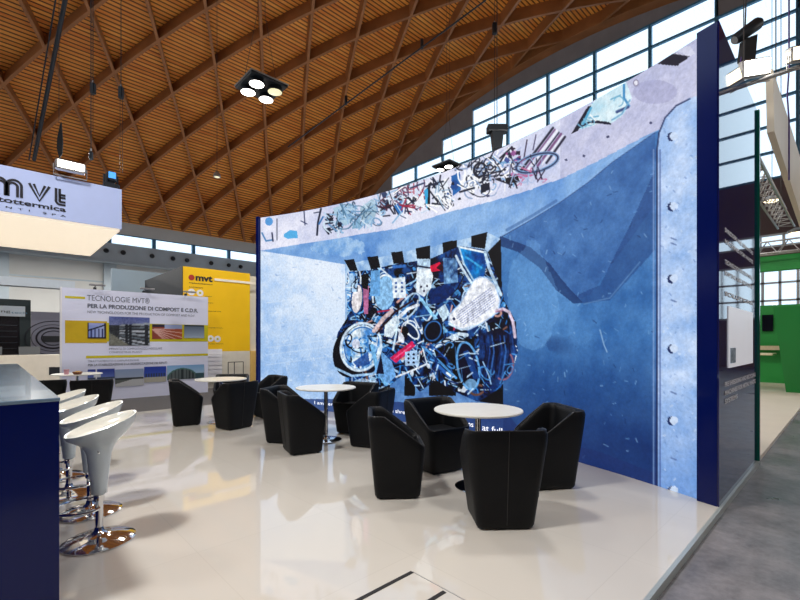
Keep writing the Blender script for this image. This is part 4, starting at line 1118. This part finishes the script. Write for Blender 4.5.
for r, w in ((.66,.025),(.52,.018),(.40,.05),(.28,.03)):
    b = MB(); b.tube([(cxp+r*math.cos(2*PI*i/36), BY-.105, czp+r*.78*math.sin(2*PI*i/36)) for i in range(36)], w*.5, 6, True); b.build('ring', M['ink_dark'], gpz, 40, GO)
MB().box(cxp-.26,cxp+.26,BY-.12,BY-.1,czp-.12,czp+.06).build('machine_image', M['charcoal'], gpz, None, GO)
fa = thing('white_fascia', 'long pale fascia beam over the far left stand', 'fascia', (-1,15,FZ))
MB().box(-5,pw(75,290,15)[0],15,15.4,2.84,3.06).build('beam', M['fascia_white'], fa, None, (-1,15,FZ))
MB().box(pw(70,300,15)[0],pw(70,300,15)[0]+.1,15.1,15.3,FZ,2.84).build('post', M['fascia_white'], fa, None, (-1,15,FZ))
MB().box(-4.6,-4.5,15.1,15.3,FZ,2.84).build('post', M['fascia_white'], fa, None, (-1,15,FZ))
fb = solo(MB().box(pw(112,290,19)[0],pw(150,290,19)[0]+1.2,19,19.2,FZ,4.1), 'grey_partition', mat('partition', lin(150,170,185), .6, noise=.04, nscale=1), 'plain blue grey partition wall rising behind the banner and the dark stand side', 'partition', (4,19,FZ))
gc = None
for k, (px, lab) in enumerate(((4,'grey chair back above the low cream wall, leftmost of two'),(20,'grey chair back above the low cream wall, right one of two'))):
    x = pw(px,350,14.9)[0]-(.25 if k == 0 else -.2)
    if gc is None:
        gc = thing('visitor_chair', lab, 'chair', (x,14.9,FZ), 0, 'grey chairs behind the cream wall')
        MB().loft([[(-.2+.0,.18,.75),(.2,.18,.75),(.2,.22,.75),(-.2,.22,.75)],[(-.22,.24,1.3),(.22,.24,1.3),(.22,.27,1.3),(-.22,.27,1.3)]]).build('backrest', M['grey_chair'], gc)
        MB().cbox(-.22,.22,-.2,.22,.72,.77,.015).build('seat', M['grey_chair'], gc)
        for sx in (-1,1):
            for sy in (-1,1): MB().tube([(sx*.19,sy*.18,.72),(sx*.22,sy*.21,0)], .012, 6).build('leg', M['chrome'], gc, 40)
    else: copy_tree(gc, (x,14.9,FZ), 0, lab)

# ------------------------------------------------------------------ green stand at the right
struct(MB().box(6.56,24,.79,9,FZ,0), 'floor_neighbour', mat('pale_floor', lin(226,216,202), .35, noise=.03, nscale=2))
gw = thing('green_stand_wall', 'green back wall of the stand beyond the navy panel with a black television', 'stand wall', (19,3,0))
GO2 = (19,3,0)
MB().box(19,19.2,.8,7,0,2.6).build('wall', M['green_wall'], gw, None, GO2)
ga = (FW[0]+.8*RT[0])
def onx(px, py, X):
    t = (px-400)/FX; d = X/(FW[0]+t*RT[0]); return (d*(FW[1]+t*RT[1]), EYE+(HY-py)/FX*d)
ya, zt_ = onx(762,315,18.9); yb_, zb_ = onx(773,331,18.9)
tv = solo(MB().box(18.9,19.0,yb_,ya,zb_,zt_), 'television', M['tv_black'], 'black wall television on the green stand wall', 'television', (18.95,(ya+yb_)/2,zb_))
gf = thing('green_fascia', 'green fascia beam across the right stand above the glazing', 'fascia', (14.2,3,3.8))
z1_ = onx(780,255,14.2)[1]; z0_ = onx(780,270,14.2)[1]
MB().box(14.2,14.4,.8,7,z0_,z1_).build('beam', M['green_wall'], gf, None, (14.2,3,3.8))
for yv in (.95,6.8): MB().box(14.22,14.38,yv-.06,yv+.06,0,z0_).build('post', M['green_wall'], gf, None, (14.2,3,3.8)) if yv > 3 else None
# truss over the green fascia
def truss(name, a, b_, hgt, lab, m='steel_light', wid=.25, pitch=.4):
    a = Vector(a); b_ = Vector(b_); t = thing(name, lab, 'truss', tuple(a)); L_ = (b_-a).length; u = (b_-a).normalized(); s_ = u.cross(Vector((0,0,1))).normalized()*wid/2
    o_ = [s_, -s_, Vector((0,0,hgt))]
    ch = []
    for q in o_: MB().tube([q, q+u*L_], .022, 6).build('chord', M[m], t, 40)
    n = int(L_/pitch); w = MB()
    for i in range(n):
        for q, r in ((0,2),(1,2),(0,1)):
            w.tube([o_[q]+u*(i*pitch), o_[r]+u*((i+.5)*pitch)], .010, 5); w.tube([o_[r]+u*((i+.5)*pitch), o_[q]+u*((i+1)*pitch)], .010, 5)
    w.build('lattice', M[m], t, 40)
    for q in (.15,.85):
        p = a+u*L_*q; 
        if hgt > .4: MB().tube([u*L_*q+Vector((0,0,hgt)), u*L_*q+Vector((0,0,vz(p.y,.82)-a.z))], .008, 5).build('suspension_cable', M['cable'], t, 40)
    return t
truss('lighting_truss', (14.0,.9,z1_+.03), (14.0,6.5,z1_+.03), .3, 'small pale truss lying along the green fascia')
truss('lighting_truss', (7.2,1.15,4.15), (14.0,1.15,4.15), .45, 'long lighting truss running beside the white overhead banner along the aisle', 'steel_light', .3, .45)
bnr = thing('overhead_banner', 'long white overhead banner box running along the aisle edge at the right', 'banner', (10.5,.8,4.1))
MB().add([(8.0,.78,4.35),(13.6,.78,3.95),(13.6,.78,5.22),(7.85,.78,5.16),(8.0,.86,4.35),(13.6,.86,3.95),(13.6,.86,5.22),(7.85,.86,5.16)],
         [(0,1,2,3),(7,6,5,4),(0,4,5,1),(1,5,6,2),(2,6,7,3),(3,7,4,0)]).build('panel', M['banner_white'], bnr, None, (10.5,.8,4.1))
for xx in (8.6,12.8): MB().tube([(xx,.82,5.18),(xx,.82,vz(.82,.82))], .008, 5).build('suspension_cable', M['cable'], bnr, 40, (10.5,.8,4.1))
# slanted green counter block
y1, zt2 = onx(775,308,15.8); y2, _z = onx(786,392,15.8)
sg = solo(MB().loft([[(15.8,.82,0),(16.9,.82,0),(16.9,y2,0),(15.8,y2,0)],[(15.4,.80,zt2),(17.2,.80,zt2),(17.2,y1,zt2),(15.4,y1,zt2)]]), 'green_pylon', M['green_dark'], 'tall green block that narrows toward the floor at the right edge', 'pylon', (16.3,1.0,0))
wt = thing('high_table', 'pale wooden high table between the green wall and the slanted green block', 'table', (16.2,1.95,0))
MB().cbox(-.5,.5,-.38,.28,1.0,1.05,.01).build('tabletop', M['beige_wood'], wt); MB().box(-.04,.04,.14,.2,0,1.0).build('leg', M['snack_brown'], wt)
wt2 = thing('wall_shelf', 'pale wooden shelf fixed on the green wall below the television', 'shelf', (18.8,2.0,1.1))
MB().cbox(-.2,.2,-.6,.4,0,.14,.01).build('board', M['beige_wood'], wt2)
# round ceiling lamps over the right stands
dl = None
for k, (px, py, d, lab) in enumerate(((772,201,20,'round warm ceiling lamp between the banner truss and the dark far wall'),(797,233,20,'round warm ceiling lamp just above the green fascia at the right edge'))):
    x, y, z = atd(px, py, d)
    if dl is None:
        dl = thing('round_lamp', lab, 'lamp', (x,y,z), 0, 'round warm lamps over the right stands')
        MB().lathe([(.30,0),(.34,.12),(.1,.25)], n=24).build('housing', M['steel_light'], dl, 40); MB().lathe([(.29,-.005),(.001,-.012)], n=24, cap1=False).build('lens', M['lamp_lens_warm'], dl, 40)
        MB().tube([(0,0,.25),(0,0,vz(y,.79)-z)], .012, 6).build('cord', M['cable'], dl, 40)
    else: copy_tree(dl, (x,y,z), 0, lab)
# floodlights on the bar above the side panel
pa = atd(706,96,6.3); 
bar = rod('lamp_bar', [(7.5,1.9,4.90),(7.5,-.2,4.90)], .03, 'steel bar carrying the flood lamps above the navy side panel', 'bar', 'steel_light')
FA = -YAW
for yv, w, hh, lens, lab in ((.93,.38,.22,'flood_lens','largest bright flood lamp above the navy side panel'),(1.32,.27,.17,'flood_lens','bright flood lamp left of the largest one, at the navy panel top'),(.48,.30,.18,'lamp_lens_warm','warm flood lamp at the right edge beside the white banner')):
    f_ = flood('flood_lamp', (7.44,yv,4.935), FA, w, hh, lens, lab); f_.rotation_euler = (.2,-.16,FA)
# hoist body over the lamps
x, y, z = atd(747,62,6.8)
hm = thing('chain_motor', 'dark chain motor hanging beside the top of the navy panel', 'hoist', (x,y,z), -YAW)
MB().loft([[(-.10,-.08,0),(.07,-.08,0),(.07,.08,0),(-.10,.08,0)],[(-.07,-.06,.33),(.12,-.06,.40),(.12,.06,.40),(-.07,.06,.33)]]).build('chain_bag', M['black_cloth'], hm)
mm = MB(); mm.tube([(-.20,0,.34),(-.16,0,.37),(.16,0,.60),(.20,0,.62)], [.06,.085,.095,.07], 14); mm.build('motor', M['lamp_body'], hm, 40)
MB().tube([(-.03,0,.5),(-.02,0,.8),(.02,0,3.0),(.02,0,vz(y,.79)-z)], .010, 6).build('chain', M['cable'], hm, 40)
MB().tube([(-.08,0,.1),(-.14,-.02,-.1),(-.13,0,-.3)], .008, 6).build('cable', M['cable_purple'], hm, 40)
x, y, z = atd(789,120,7.2)
rod('power_cable', [(x,y,z-1.0),(x+.01,y,z),(x-.03,y+.02,z+.4),(x+.03,y,z+.9),(x,y,z+1.1),(x,y,z+3)], .012, 'purple cable dangling beside the warm lamp at the right edge', 'cable', 'cable_purple')

# ------------------------------------------------------------------ light
w = bpy.data.worlds.new('sky'); sc.world = w; w.use_nodes = True; bg = w.node_tree.nodes['Background']
bg.inputs[0].default_value = (.74,.88,1,1); bg.inputs[1].default_value = 1.75
def area(x, y, z, e, size, col=(1,.965,.92), aim=None, name='lamp', spread=180, shape='DISK'):
    l = bpy.data.lights.new(name, 'AREA'); l.energy = e; l.size = size; l.color = col; l.shape = shape; l.spread = math.radians(spread)
    o = bpy.data.objects.new(name, l); C.objects.link(o); o.location = (x,y,z)
    if aim: o.rotation_euler = (Vector(aim)-Vector((x,y,z))).to_track_quat('-Z','Y').to_euler()
    return o
E_ = 235
for x, y in ((-2.1,3.3),(5.2,3.3),(12.5,3.3),(5.17,10.7),atd(448,168,19)[:2],(-2.1,10.6),(-2.1,-4),(5.2,-4),(12.5,-4),(2,18),(9.5,18),(17,18),(1,27),(13,27),(21,27),(2,36),(10,36),(19,36)):  # farthest rows are unseen lamps, added and boosted to brighten the side wall
    area(x, y, 7.83 if y > 13 or x < 12 else (9.2 if y > 5 else 7.83), E_*(2.3 if (x, y) == (-2.1,3.3) else 4.2 if y > 25 else 1.0 if y > 5 else .8), .9)
for x, y, z in ((11,22,5),(2,14,4.5),(20,8,5.2),(9,4.6,4.6),(20,28,5)):  # unseen uplights added to brighten the timber roof, no fixture carries them
    area(x, y, z, 145, 1.2, (1,.93,.84), (x+.5,y-.5,z+6))
sc.view_settings.view_transform = 'Standard'; sc.view_settings.look = 'None'; sc.view_settings.gamma = 1; sc.view_settings.exposure = 0
